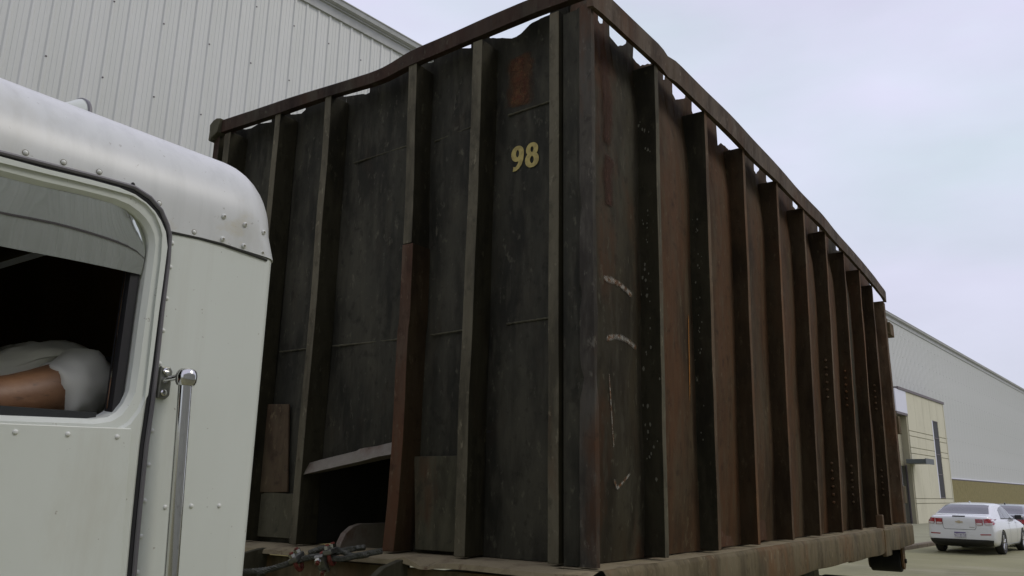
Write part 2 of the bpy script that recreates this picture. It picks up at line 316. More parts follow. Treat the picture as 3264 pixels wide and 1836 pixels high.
# entrance block in front of it
AD = 12.82
en = thing('entrance_block', wf(54, AD, 0), 'beige precast concrete entrance block with a tall slit window against the white warehouse', 'building')
tx = [49.75+k*(58.15-49.75)/5 for k in range(6)]
zs = [(.13, 1.20), (1.235, 1.46), (1.495, 3.95), (3.985, 4.28), (4.315, 4.93), (4.965, 5.22), (5.255, 7.45)]
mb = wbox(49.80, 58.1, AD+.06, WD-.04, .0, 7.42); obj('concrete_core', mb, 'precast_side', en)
for a, b in zip(tx, tx[1:]):
    for (z0, z1) in zs:
        last = b > 58
        if a < 55.5 and b > 56.2 and z0 > 1.3 and z1 <= 7.5:
            zt = min(z1, 6.2)
            if z0 < 6.2:
                obj('wall_panel', wbox(a+.012, 55.0, AD, AD+.06, z0, z1), 'precast', en, bevel=.008)
                obj('wall_panel', wbox(56.40, b-.012, AD, AD+.06, z0, z1), 'precast', en, bevel=.008)
                if z1 > 6.2: obj('wall_panel', wbox(55.0, 56.40, AD, AD+.06, 6.2, z1), 'precast', en)
                continue
        obj('wall_panel', wbox(a+.006, b-.006, AD, AD+.06, z0, z1), 'precast', en, bevel=.008)
wn = obj('window', wbox(55.22, 56.39, AD+.02, AD+.05, 1.52, 6.18), 'slit', en)
for z in (1.52, 2.9, 4.1, 5.1, 6.14): obj('mullion', wbox(55.22, 56.395, AD-.01, AD+.02, z, z+.05), 'darktrim', wn)
obj('window_frame', wbox(55.02, 55.22, AD+.01, AD+.055, 1.5, 6.2), 'whitepanel', wn)
obj('coping', wbox(48.2, 58.4, AD-.06, WD-.09, 7.45, 7.60), 'darktrim', en)
obj('corner_flashing', wbox(58.16, 58.30, AD-.02, WD-.1, .0, 7.44), 'precast', en)
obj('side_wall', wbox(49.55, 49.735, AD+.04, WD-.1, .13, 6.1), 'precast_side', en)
obj('metal_fascia', wbox(47.6, 49.74, AD-.02, WD-.1, 6.18, 7.44), 'whitepanel', en)
obj('fascia_soffit', wbox(47.6, 49.74, AD-.02, WD-.1, 6.05, 6.175), 'darktrim', en)
cp = obj('canopy', wbox(48.6, 50.2, AD-.95, AD+.03, 3.36, 3.60), 'canopy', en, bevel=.02)
obj('canopy_edge', wbox(48.55, 50.25, AD-1.0, AD-.955, 3.33, 3.63), 'canopy', cp)
dr = obj('door', wbox(48.3, 49.5, AD+.30, AD+.36, .13, 3.25), 'glassdark', en)
obj('door_frame', wbox(49.5, 49.56, AD+.25, AD+.38, .13, 3.3), 'darktrim', dr)
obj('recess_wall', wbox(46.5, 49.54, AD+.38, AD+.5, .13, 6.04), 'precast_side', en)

# facing warehouse behind the camera, seen only in the polished window visor
wh2 = thing('facing_warehouse', (0, -8.5, 0), 'white ribbed metal warehouse mirrored in the polished visor of the cab window', 'building')
me_s2 = siding_mesh('siding_facing', 0, 9.0, [])
for k in range(60):
    o = link('wall_panel', me_s2, wh2); o.location = (-25+(k+1)*.9144+.0, 0, 0); o.rotation_euler = (0, 0, PI); o.scale = (1, 2.6, 1)
mb = MB(); mb.box((-25, -40, 0), (30, -8.56, 8.98)); obj('building_core', mb, 'siding', wh2)
mb = MB(); mb.box((-25, -8.46, 4.98), (30, -8.36, 5.20)); obj('door_track', mb, 'darktrim', wh2)
mb = MB(); mb.box((-25, -8.46, 9.0), (30, -8.25, 9.35)); obj('gutter', mb, 'trim', wh2)

# ------------------------------------------------------------------ roll-off dumpster
CX, CY, CZ, CW, CL = 2.495, 1.356, 1.397, 2.44, 6.10
DP = .12
def bul(x, z):
    t = min(max(x/CL, 0), 1); return math.sin(PI*t)**.7*(.03+.05*max(min(z, 2.3), 0)/2.25) if 0 < t < 1 else 0
def S(x, d, z): return (CX+x, CY+d-bul(x, z), CZ+z)          # long side frame
def F(y, d, z): return (CX+d, CY+y, CZ+z)                    # front frame
du = thing('roll_off_dumpster', (CX, CY, CZ), 'tall rusty black steel roll-off dumpster with yellow 98 on its ribbed front', 'dumpster')
XS = [.545, 1.10, 1.635, 2.225, 2.81, 3.395, 4.0, 4.62, 5.23]
# gaps between sheet and rail on the long side: bottom outlines of each gap
GAPS = [[(.232, 2.249), (.245, 2.238), (.268, 2.25)], [(.322, 2.29), (.326, 2.215), (.369, 2.205), (.396, 2.20), (.412, 2.208), (.464, 2.243), (.468, 2.29)],
        [(.528, 2.29), (.532, 2.21), (.56, 2.200), (.60, 2.195), (.615, 2.207), (.70, 2.255), (.705, 2.29)], [(.838, 2.29), (.842, 2.236), (.856, 2.239), (.88, 2.29)],
        [(.95, 2.29), (.956, 2.212), (.975, 2.205), (1.0, 2.196), (1.021, 2.207), (1.108, 2.25), (1.112, 2.29)], [(1.186, 2.29), (1.19, 2.215), (1.21, 2.197), (1.234, 2.204), (1.318, 2.24), (1.322, 2.29)],
        [(1.50, 2.29), (1.525, 2.140), (1.58, 2.175), (1.65, 2.187), (1.70, 2.180), (1.764, 2.198), (1.875, 2.23), (1.885, 2.29)],
        [(2.11, 2.29), (2.118, 2.198), (2.17, 2.196), (2.225, 2.24), (2.23, 2.29)], [(2.36, 2.29), (2.37, 2.214), (2.412, 2.200), (2.45, 2.204), (2.503, 2.236), (2.51, 2.29)],
        [(2.94, 2.29), (2.955, 2.214), (3.03, 2.212), (3.08, 2.24), (3.085, 2.29)], [(3.64, 2.29), (3.65, 2.222), (3.69, 2.235), (3.70, 2.29)], [(4.225, 2.29), (4.235, 2.226), (4.32, 2.24), (4.34, 2.29)],
        [(1.30+1.62, 2.29), (2.935, 2.28)]]
GAPS = [[(a, b if b > 2.27 else b-.022*(1 if a < 2.6 else .6)) for a, b in g_] for g_ in GAPS]
def stop(x):
    for g_ in GAPS:
        if g_[0][0] <= x <= g_[-1][0]: return interp(g_, x)
    return 2.29
DS = .090
def deep(z): return DS+(DP-DS)*min(1, max(0, (z-1.85)/.3))
def side_bay(x0, x1, m):
    xs = set([x0, x1]+[x0+(x1-x0)*i/12 for i in range(13)])
    for g_ in GAPS:
        for (a, b) in g_:
            if x0 < a < x1: xs.add(a); xs.add(a+.0015); xs.add(a-.0015)
        xs |= {g_[0][0]+(g_[-1][0]-g_[0][0])*i/9 for i in range(10) if x0 < g_[0][0]+(g_[-1][0]-g_[0][0])*i/9 < x1}
    xs = sorted(x for x in xs if x0 <= x <= x1); P = []
    for x in xs:
        tz = stop(x)+(nz(x*40, 0, 3)*.006 if stop(x) < 2.28 else 0); row = []
        for j in range(23):
            z = tz*j/22; u = (x-x0)/(x1-x0)
            d = deep(z)-.022*math.sin(PI*u)*min(1, z*3)*(1 if z < 2.05 else max(0, (2.25-z)/.2))+.012*nz(x*2.2, z*1.6, 5)
            if z > 2.1: d -= .02*(z-2.1)/.2
            row.append(S(x, d, z))
        P.append(row)
    mb = MB(); mb.grid(P); return obj('side_panel', mb, m, du, smooth=True)
bnds = [.02]+XS+[5.95]
kinds = ['panel_rust', 'panel_brown', 'panel_brown', 'panel_brown', 'panel_brown', 'panel_brown', 'panel_brown', 'panel_rust', 'panel_brown', 'panel_brown']
for k in range(len(bnds)-1): side_bay(bnds[k], bnds[k+1], kinds[k])
def shade_flanks(o, m2, fr):  # sideways and inward faces get darker steel: shade painted by face direction
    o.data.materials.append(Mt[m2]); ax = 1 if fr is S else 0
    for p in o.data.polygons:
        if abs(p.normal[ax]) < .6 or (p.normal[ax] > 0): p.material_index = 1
def wavy_col(pt, a0, a1, d0, d1, z0, z1, seed, amp=.006, n=26, tilt=0):
    """a vertical bar: a across, d depth, following pt(a, d, z)"""
    P = []
    for j in range(n+1):
        z = z0+(z1-z0)*j/n; wv = amp*nz(seed*7.1, z*3.1, 0)*2+tilt*(z-z0); w2 = amp*nz(seed*3.3, z*4.7, 9)*1.2
        P.append([pt(a0+wv, d0+w2*.6, z), pt(a1+wv+w2*.5, d0+w2*.6, z), pt(a1+wv, d1, z), pt(a0+wv, d1, z), pt(a0+wv, d0+w2*.6, z)])
    mb = MB(); mb.grid(P); k = len(mb.v); mb.add([P[0][i] for i in range(4)], [(0, 1, 2, 3)]); mb.add([P[-1][i] for i in range(4)], [(0, 1, 2, 3)])
    return mb
for k, x in enumerate(XS):
    o = obj('side_stiffener', wavy_col(S, x-.018, x+.018, 0, DP-.001, .004, 2.118, k+1, amp=.0022 if k < 5 else .005), 'strip_brown' if k else 'strip', du, bevel=.003); shade_flanks(o, 'flank' if k < 2 else 'flank_brown', S)
    # welds down the flank
    if k in (0, 1):
        mb = MB(); random.seed(k+40)
        for q in range(46 if k == 0 else 26):
            z = random.uniform(.3, 1.95) if k == 0 else random.uniform(.45, 1.6); d = min(.082, random.gauss(.055, .013)); r_ = random.uniform(.002, .0065 if k == 0 else .0045); n_ = random.randint(5, 8)
            px = x-.0225+2*.005*nz((k+1)*7.1, z*3.1, 0)
            pts = [(px, d+r_*math.cos(2*PI*i/n_)*random.uniform(.5, 1.1), z+r_*1.6*math.sin(2*PI*i/n_)*random.uniform(.6, 1.3)) for i in range(n_)]
            mb.add([S(*p) for p in pts], [tuple(range(n_))])
        tag(obj('paint_fleck', mb, 'fleck', o), kind='stuff')
    if k in (5, 6, 8):
        mb = MB()
        for z0 in ((1.17, .46) if k < 8 else (1.2, .46)):
            for q in range(6 if k < 8 else 5):
                c = Vector(S(x-.026, .045, z0-q*.052)); mb.lathe([(.009, -.008), (.009, .004), (.005, .007), (0, .007)], c, (-1, 0, 0), 8)
        tag(obj('plug_weld', mb, 'strip_brown', o), kind='stuff')
# rear corner post and near corner post
obj('rear_post', wavy_col(S, 5.93, 6.06, 0, .14, .004, 2.118, 12, amp=.003), 'strip_brown', du, bevel=.006)
P = []
for j in range(61):
    z = 2.15*j/60; dn = .8*(.003*nz(z*3.2, 1, 0)+.005*nz(z*9, 4, 0)+.004*nz(z*22, 4, 0))+(-.012 if 0 else 0)+.022*math.exp(-((z-.64)/.04)**2)+.014*math.exp(-((z-.95)/.03)**2)+.012*math.exp(-((z-1.3)/.05)**2)-.010*math.exp(-((z-.30)/.12)**2)
    e2 = .006*nz(z*5, 8, 0)
    P.append([F(.142, .06, z), F(.142, .018, z), F(.078-dn*.3, .016, z), F(.068-.010*z/2.2-dn*.55, .004+abs(dn)*.4, z), F(.030, -.002+dn*.2, z), F(.004, .001, z), (CX+.022+e2, CY+.001+dn*.25, CZ+z), (CX+.030+e2, CY+.010, CZ+z), (CX+.034, CY+.11, CZ+z)])
mb = MB(); mb.grid([r_[3:] for r_ in P]); obj('corner_post', mb, 'corner', du, smooth=True, angle=25)
mb = MB(); mb.grid([r_[:4] for r_ in P]); obj('corner_plate', mb, 'panel', du)
# top rails
RT = [(0, 2.238), (.5, 2.234), (1.4, 2.232), (2.7, 2.215), (4.0, 2.212), (5.6, 2.24), (6.1, 2.25)]
RB = [(0, 2.122), (.55, 2.118), (1.2, 2.114), (1.75, 2.098), (2.4, 2.105), (4, 2.112), (6.1, 2.14)]
P = []
for i in range(100):
    x = -.012+(CL+.02)*i/99; t = sm(RT, x, .1); b = sm(RB, x, .05)+.006*nz(x*3, 2, 2); a = -.012+.008*nz(x*1.7, 0, 5)+(.014*math.exp(-((x-.66)/.05)**2))
    P.append([S(x, a, b), S(x, a, b+.02), S(x, a-.002, t-.01), S(x, a+.008, t), S(x, .052, t-.003), S(x, .052, t-.012), S(x, .016, t-.014), S(x, .014, b+.004), S(x, a, b)])
mb = MB(); mb.grid(P); mb.add(P[0][:8], [tuple(range(8))]); mb.add(P[-1][:8], [tuple(range(8))]); obj('top_rail', mb, 'rail', du, smooth=True, angle=30)
FBt = [(0, 2.188), (.26, 2.190), (.524, 2.180), (.69, 2.176), (.913, 2.165), (1.0, 2.158), (1.1, 2.140), (1.2, 2.138), (1.328, 2.146), (1.524, 2.158), (1.9, 2.164), (2.07, 2.170), (2.44, 2.180)]
FT = [(0, 2.262), (.301, 2.270), (.543, 2.264), (.912, 2.247), (.998, 2.238), (1.09, 2.212), (1.186, 2.204), (1.486, 2.220), (1.861, 2.239), (2.347, 2.257), (2.44, 2.262)]
P = []
for i in range(80):
    y = .0+CW*i/79; t = sm(FT, y, .05); a = -.008+.006*nz(y*2, 3, 3); th = t-sm(FBt, y, .04)
    P.append([F(y, a, t-th), F(y, a-.002, t-th+.03), F(y, a-.004, t-.012), F(y, a+.008, t), F(y, .05, t), F(y, .05, t-.01), F(y, .032, t-th+.004), F(y, a, t-th)])
mb = MB(); mb.grid(P); mb.add(P[0][:7], [tuple(range(7))]); mb.add(P[-1][:7], [tuple(range(7))]); o = obj('top_rail', mb, 'rail_front', du, smooth=True, angle=30); tag(o, 'dark brown front top rail with a dent near the middle')
# front wall
YS = [.175, .578, .930, 1.505, 1.89, 2.31]
FG = [[(.25, 2.27), (.254, 2.243), (.303, 2.240), (.356, 2.230), (.40, 2.206), (.43, 2.199), (.457, 2.200), (.50, 2.218), (.524, 2.227), (.57, 2.245), (.585, 2.25), (.59, 2.27)],
      [(.683, 2.27), (.685, 2.226), (.75, 2.246), (.758, 2.27)], [(.912, 2.27), (.915, 2.231), (.951, 2.238), (.953, 2.27)],
      [(1.322, 2.27), (1.33, 2.190), (1.354, 2.189), (1.38, 2.198), (1.423, 2.206), (1.524, 2.225), (1.53, 2.27)],
      [(1.795, 2.27), (1.803, 2.222), (1.841, 2.213), (1.926, 2.229), (1.93, 2.27)], [(2.062, 2.27), (2.066, 2.216), (2.12, 2.222), (2.173, 2.235), (2.247, 2.228), (2.326, 2.243), (2.33, 2.27)]]
FG = [[(a, b if b > 2.265 else b-.010) for a, b in g_] for g_ in FG]
def ftop(y):
    for g_ in FG:
        if g_[0][0] <= y <= g_[-1][0]: return interp(g_, y)
    return 2.275
OP = (.975, 1.50)
def front_bay(y0, y1, m):
    ys = {y0, y1} | {y0+(y1-y0)*i/12 for i in range(13)}
    for g_ in FG:
        for (a, b) in g_:
            if y0 < a < y1: ys |= {a, a+.001, a-.001}
    ys = sorted(y for y in ys if y0 <= y <= y1); P = []; opening = y0 > .9 and y1 < 1.6
    for y in ys:
        tz = ftop(y)+(nz(y*40, 1, 3)*.004 if ftop(y) < 2.26 else 0); zb_ = interp([(.9, .44), (1.55, .36)], y)+.01 if opening else 0; row = []
        for j in range(21):
            z = zb_+(tz-zb_)*j/20; u = (y-y0)/(y1-y0)
            d = DP-.014*math.sin(PI*u)+.014*nz(y*2.4, z*1.5, 15)
            if z > 2.12: d -= .015*(z-2.12)/.15
            row.append(F(y, d, z))
        P.append(row)
    mb = MB(); mb.grid(P); return obj('front_panel', mb, m, du, smooth=True)
fb = [.14]+YS+[2.43]; fk = ['panel']*7
pan = [front_bay(fb[k], fb[k+1], fk[k]) for k in range(7)]
def strip_tab(yc, w0, top=2.165, bot=.004, m='strip', seed=1, amp=.0012, tab=None, d1=DP-.001):
    P = []
    for j in range(41):
        z = bot+(top-bot)*j/40; c = yc+(interp(tab, z) if tab else 0)+amp*nz(seed*5.3, z*2.5, 0)*2; d = .004*nz(seed, z*3, 3)
        P.append([F(c-w0/2, d1, z), F(c-w0/2, d, z), F(c+w0/2, d, z), F(c+w0/2, d1, z), F(c-w0/2, d1, z)])
    mb = MB(); mb.grid(P); mb.add(P[0][:4], [(0, 1, 2, 3)]); mb.add(P[-1][:4], [(0, 1, 2, 3)])
    o = obj('front_stiffener', mb, m, du, bevel=.003); shade_flanks(o, 'flank' if m != 'rust' else 'flank_brown', F); return o
strip_tab(.175, .046, seed=2, m='strip', amp=.001)
strip_tab(.578, .052, seed=3, tab=[(0, .010), (.6, .008), (1.5, -.008), (2.2, -.010)])
strip_tab(.929, .05, seed=4, bot=1.29, tab=[(1.29, -.002), (1.6, .0), (2.2, .018)], m='strip')
o = strip_tab(.925, .062, seed=9, top=1.288, tab=[(0, .026), (.2, .012), (.4, .002), (.9, .002), (.95, -.004), (1.3, .0)], m='rust', amp=.002); tag(o, 'newer rust-brown replacement piece of the middle front stiffener')
strip_tab(1.508, .045, seed=5, tab=[(0, .008), (.5, .004), (1, -.006), (2.2, -.003)])
strip_tab(1.89, .042, seed=6); strip_tab(2.315, .055, seed=7, m='strip'); strip_tab(2.41, .05, seed=8, m='rail_front')
# weld seams across the front panels
for (y0, z0, y1, z1) in ((1.46, .896, 1.02, .891), (.86, .892, .60, .899), (.46, .900, .21, .905), (1.40, 1.812, 1.05, 1.82), (.88, 1.80, .60, 1.826), (.47, 1.822, .20, 1.832), (1.84, .90, 1.56, .90)):
    mb = MB(); n_ = 22; mb.tube([F(y0+(y1-y0)*i/n_, DP-.016-.002*nz(i*.9, 0, 1), z0+(z1-z0)*i/n_+.003*nz(i*.8, 1, 0)) for i in range(n_+1)], [.0035+.0025*abs(nz(i*1.7, y0, 2)) for i in range(n_+1)], 6)
    obj('weld_seam', mb, 'patch', du, smooth=True)
def plate(name, pts, d, th, m, fr=F, **k):
    mb = MB(); mb.prism(pts, lambda u, v, q: fr(u, q, v), d, d+th); return obj(name, mb, m, du, bevel=.002, **k)
o = plate('patch_plate', [(1.67, .225), (1.865, .22), (1.865, .64), (1.71, .633)], DP-.040, .01, 'patch_tan'); tag(o, 'tan rusted patch plate above a ragged weld')
plate('patch_plate', [(1.555, .02), (1.86, .02), (1.86, .215), (1.80, .222), (1.66, .217), (1.555, .225)], DP-.037, .008, 'patch')
o = plate('patch_plate', [(.565, .012), (.875, .012), (.90, .36), (.905, .379), (.72, .380), (.565, .383)], DP-.040, .009, 'patch'); tag(o, 'grey green patch plate low beside the bent stiffener')
# opening, its bent lip and the pocket behind
P = [[F(y, .012+.03*t, interp([(.965, .388), (1.515, .300)], y)+.052*t+.006*nz(y*9, 0, 4)+(.008 if 1.13 < y < 1.2 and t else 0)) for t in (0, .5, 1)] for y in [.955+.565*i/20 for i in range(21)]]
P2 = [[F(y, DP-.005, interp([(.965, .458), (1.515, .370)], y)) for t in (0,)] for y in [.955+.565*i/20 for i in range(21)]]
mb = MB(); mb.grid([a+b for a, b in zip(P, P2)]); mb.grid([[a[0], F(.955+.565*i/20, DP, interp([(.965, .39), (1.515, .31)], .955+.565*i/20))] for i, a in enumerate(P)])
o = obj('opening_lip', mb, 'lip', du); md = o.modifiers.new('s', 'SOLIDIFY'); md.thickness = .008
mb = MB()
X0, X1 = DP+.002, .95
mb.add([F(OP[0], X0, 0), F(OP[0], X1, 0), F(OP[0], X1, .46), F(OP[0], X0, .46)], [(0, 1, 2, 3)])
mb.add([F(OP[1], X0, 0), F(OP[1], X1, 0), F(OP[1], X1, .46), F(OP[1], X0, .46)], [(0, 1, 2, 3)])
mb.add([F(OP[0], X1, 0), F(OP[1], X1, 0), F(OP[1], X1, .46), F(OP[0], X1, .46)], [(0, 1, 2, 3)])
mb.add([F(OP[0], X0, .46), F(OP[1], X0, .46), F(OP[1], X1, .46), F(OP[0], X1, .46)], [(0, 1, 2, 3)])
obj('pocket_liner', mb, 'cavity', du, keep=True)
# other sheets: floor, far side, rear door
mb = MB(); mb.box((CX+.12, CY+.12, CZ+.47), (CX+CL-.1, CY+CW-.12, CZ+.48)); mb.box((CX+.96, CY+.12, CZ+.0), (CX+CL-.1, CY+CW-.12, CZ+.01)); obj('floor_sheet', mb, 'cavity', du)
mb = MB(); mb.box((CX+.04, CY+CW-.13, CZ), (CX+CL-.02, CY+CW-.12, CZ+2.18)); obj('far_side_panel', mb, 'panel', du)
mb = MB(); mb.box((CX+.02, CY+CW-.055, CZ+2.12), (CX+CL, CY+CW+.0, CZ+2.235)); obj('top_rail', mb, 'rail_front', du)
rd = MB(); rd.box((CX+CL-.06, CY+.15, CZ+.01), (CX+CL-.03, CY+CW-.13, CZ+2.12)); rd = obj('rear_door', rd, 'panel_brown', du)
for k in range(4): mb = MB(); mb.box((CX+CL-.03, CY+.15, CZ+.25+k*.55), (CX+CL+.05, CY+CW-.13, CZ+.33+k*.55)); obj('door_rib', mb, 'strip_brown', rd)
for k in range(9):
    mb = MB(); mb.box((CX+.6+k*.58, CY+CW-.12, CZ), (CX+.64+k*.58, CY+CW, CZ+2.12)); obj('side_stiffener', mb, 'strip_brown', du)
# corner bracket top left + ring
mb = MB(); mb.prism([(2.355, 2.254), (2.39, 2.262), (2.42, 2.255), (2.448, 2.235), (2.444, 2.19), (2.447, 2.14), (2.43, 2.13), (2.42, 2.15), (2.37, 2.175)], lambda u, v, q: F(u, q, v), -.03, .03); obj('corner_bracket', mb, 'patch', du, bevel=.004)
mb = MB(); mb.tube([F(2.463+.014*math.cos(a*PI/6), .04, 1.985+.02*math.sin(a*PI/6)) for a in range(13)], .004, 6); obj('tie_ring', mb, 'chassis', du)
# base rail and ledge, long side
P = []; Q = []
for i in range(121):
    x = -.02+(CL+.03)*i/120; y0 = -.045+.006*nz(x*1.3, 0, 7)-bul(x, 0)*.4; zt = -.004+.004*nz(x*2.1, 5, 0); hb = -.185+.010*nz(x*2.2, 9, 0)+(.012 if 1.9 < x < 3.4 else 0)
    p = lambda d, z: (CX+x, CY+d-bul(x, 0)*.6, CZ+z)
    P.append([p(y0+.03, hb-.004), p(y0+.004, hb), p(y0, hb+.02), p(y0, zt-.02), p(y0+.010, zt-.002), p(y0+.02, zt)])
    Q.append([p(y0+.019, zt), p(.02, zt-.002+.003*nz(x*9, 0, 2)), p(DP+.03, zt+.004*nz(x*7, 1, 1))])
mb = MB(); mb.grid(P); br = obj('base_rail', mb, 'base', du, smooth=True, angle=50)
mb = MB(); mb.grid(Q); obj('dusty_ledge', mb, 'ledge', du, smooth=True)
mb = MB()
mb.add([P[-1][k] for k in range(6)]+[(CX+CL+.01, CY+.15, CZ-.0), (CX+CL+.01, CY+.15, CZ-.185)], [tuple(range(8))]); mb.box((CX+CL-.12, CY-.02, CZ-.18), (CX+CL+.008, CY+CW, CZ-.008)); obj('rear_cross_member', mb, 'base', du)
mb = MB(); mb.box((CX+4.56, CY-.075, CZ-.215), (CX+4.80, CY-.04, CZ-.01)); obj('rail_splice_plate', mb, 'base', du, bevel=.01)
mb = MB(); mb.box((CX+4.60, CY-.06, CZ-.02), (CX+4.66, CY-.01, CZ+.10)); obj('tie_down_lug', mb, 'strip_brown', du, bevel=.006)
# low angle debris on ledge
mb = MB(); mb.prism([(1.16, .01), (1.42, .01), (1.38, .05), (1.30, .06), (1.24, .10), (1.19, .08)], lambda u, v, q: S(u, q, v), .05, .054); obj('bent_scrap_sheet', mb, 'rust', du); mb = MB(); mb.prism([(1.70, .01), (2.02, .01), (2.0, .11), (1.72, .14)], lambda u, v, q: S(u, q, v), .085, .09); obj('bent_scrap_sheet', mb, 'rust', du)
# front ledge, front channel, bent plates
P = []
for i in range(61):
    y = -.02+2.46*i/60; wv = .014*math.exp(-((y-.80)/.05)**2)-.016*math.exp(-((y-.70)/.05)**2)+.006*nz(y*3, 3, 3)
    P.append([F(y, -.075, -.035+wv*.6), F(y, -.07, -.018+wv), F(y, -.03, -.008+wv*.7), F(y, .02, -.004), F(y, .16, -.002)])
mb = MB(); mb.grid(P); obj('front_ledge', mb, 'ledge', du, smooth=True)
mb = MB(); mb.box(F(.0, -.045, -.24), F(2.44, -.02, -.045)); mb.box(F(.0, -.07, -.24), F(2.44, -.045, -.22)); obj('front_cross_member', mb, 'base', du)
def gusset(y, th, pts, name, m):
    mb = MB(); mb.prism(pts, lambda u, v, q: (CX+u, CY+q, CZ+v), y, y+th); o = obj(name, mb, m, du, bevel=.003); return o
gusset(1.235, .032, [(.62, -.02), (.62, .095), (.14, .098), (.09, .088), (.045, .06), (.02, .02), (.0, -.05), (.0, -.12), (.2, -.12)], 'hook_plate', 'lip')
gusset(.80, .03, [(-.03, -.012), (-.08, -.015), (-.17, -.035), (-.24, -.075), (-.29, -.13), (-.31, -.2), (-.03, -.2)], 'hook_plate', 'patch')
gusset(1.62, .03, [(-.03, -.012), (-.08, -.015), (-.17, -.03), (-.27, -.05), (-.31, -.2), (-.03, -.2)], 'hook_plate', 'patch')
# scrape marks on the first side bay
def side_d(x, z):
    k = 0 if x < bnds[1] else 1; u = (x-bnds[k])/(bnds[k+1]-bnds[k]); d = deep(z)-.022*math.sin(PI*u)*min(1, z*3)*(1 if z < 2.05 else max(0, (2.25-z)/.2))+.012*nz(x*2.2, z*1.6, 5)
    return d-.02*(z-2.1)/.2 if z > 2.1 else d
def front_d(y, z): return DP-.014*math.sin(PI*(y-.175)/(.578-.175))+.014*nz(y*2.4, z*1.5, 15)
def ribbon(name, pts, w_, m, fr=S, lift=.004):
    P = []; fade = []; n_ = len(pts); T = n_*6-5
    for i in range(T):
        k = min(i//6, n_-2); f_ = i/6-k; x = pts[k][0]+(pts[k+1][0]-pts[k][0])*f_; z = pts[k][1]+(pts[k+1][1]-pts[k][1])*f_
        a, b = pts[k], pts[k+1]; L_ = math.hypot(b[0]-a[0], b[1]-a[1]); nx, nq = -(b[1]-a[1])/L_, (b[0]-a[0])/L_; row = []
        for q in range(-3, 4):
            xx, zz = x+nx*w_*q/6, z+nq*w_*q/6; row.append(fr(xx, (side_d if fr is S else front_d)(xx, zz)-lift, zz))
            fade.append((1-(abs(q)/3)**2)*min(1, 3.2*math.sin(PI*(i+.01)/(T-.98))**.8)*.9)
        P.append(row)
    mb = MB(); mb.grid(P); o = obj(name, mb, m, du)
    at = o.data.attributes.new('fade', 'FLOAT', 'POINT'); at.data.foreach_set('value', fade[:len(o.data.vertices)]); return o
ribbon('scrape_mark', [(.17, 1.055), (.24, 1.06), (.30, 1.055), (.36, 1.045), (.43, 1.03)], .045, 'scuffw')
ribbon('scrape_mark', [(.19, .815), (.25, .835), (.32, .84), (.39, .835), (.48, .815)], .042, 'scuffw')
ribbon('scrape_mark', [(.215, .70), (.222, .60), (.232, .48), (.242, .40)], .014, 'scuffw')
ribbon('scrape_mark', [(.24, .30), (.27, .262), (.31, .285), (.38, .325)], .022, 'scuffw')
o = ribbon('scrape_mark', [(1.0, 1.08), (.992, .95), (.985, .8), (.975, .62)], .030, 'scuffo'); tag(o, 'orange rust streak on the second side panel')
for pts, w_ in (([(.24, 1.62), (.24, 1.75), (.23, 1.9), (.25, 2.08)], .14), ([(.24, 1.35), (.23, 1.5), (.25, 1.60)], .13)): ribbon('rust_scab', pts, w_, 'scuffr')
ribbon('rust_scab', [(.42, 1.84), (.415, 1.92), (.41, 2.0), (.415, 2.11)], .24, 'scufft', fr=F, lift=.003)
ribbon('rust_scab', [(.245, 1.5), (.24, 1.6), (.235, 1.8), (.23, 1.95)], .07, 'scufft', fr=F, lift=.003)
# hinges / latches at the rear edge
for (z0, z1, y0, x1) in ((1.80, 1.93, -.03, .17), (1.93, 1.99, .01, .12), (.92, 1.06, .02, .14), (.83, 1.0, -.02, .08), (.18, .34, .0, .13), (.06, .18, .03, .16)):
    mb = MB(); mb.box((CX+CL-.03, CY+y0, CZ+z0), (CX+CL+x1, CY+y0+.07, CZ+z1)); obj('hinge', mb, 'base', du, bevel=.006)
mb = MB(); mb.tube([(CX+CL+.04, CY+.06, CZ+.1), (CX+CL+.04, CY+.05, CZ+1.95)], .018, 8); obj('hinge_pin', mb, 'rail_front', du)
# rollers
for yy in (.04, 2.10):
    rl = MB(); rl.lathe([(.02, 0), (.095, 0), (.10, .01), (.10, .25), (.095, .26), (.02, .26)], (CX+CL-.12, CY+yy+.02, CZ-.335), (0, 1, 0), 20); rl = obj('roller', rl, 'cavity', du, smooth=True)
    for q in (0, .285):
        mb = MB(); pts = [(-.06, -.17), (.06, -.17), (.065, -.34)]+[(.065*math.cos(a*PI/6), -.345-.065*math.sin(a*PI/6)) for a in range(1, 6)]+[(-.065, -.34)]
        mb.prism(pts, lambda u, v, d: (CX+CL-.12+u, CY+yy+d, CZ+v), q-.005, q+.014); obj('roller_bracket', mb, 'base', rl, bevel=.003)
        mb = MB(); mb.lathe([(.0, -.022), (.02, -.022), (.02, .0)], (CX+CL-.12, CY+yy+q, CZ-.335), (0, 1, 0), 8); obj('axle_bolt', mb, 'cavity', rl)
# painted number
def stroke(mb, path, w_, lift):
    n_ = len(path); row = []
    for i in range(n_):
        a = Vector(path[max(i-1, 0)]); b = Vector(path[min(i+1, n_-1)])
        if path[0] == path[-1] and i in (0, n_-1): a = Vector(path[-2]); b = Vector(path[1])
        t = (b-a).normalized(); q = Vector((-t.y, t.x))
        ww = w_[i] if isinstance(w_, list) else w_; r2 = []
        for s_ in (-.5, .5):
            u, v = Vector(path[i])+q*ww*s_; wy = .452-u; wz = 1.553+v
            r2.append(F(wy, DP-.014*math.sin(PI*(wy-.175)/(.578-.175))+.014*nz(wy*2.4, wz*1.5, 15)-lift, wz))
        row.append(r2)
    mb.grid(row)
def ell(cx, cy, rx, ry, a0=0, a1=360, n_=36): return [(cx+rx*math.cos(R(a0+(a1-a0)*i/n_)), cy+ry*math.sin(R(a0+(a1-a0)*i/n_))) for i in range(n_+1)]
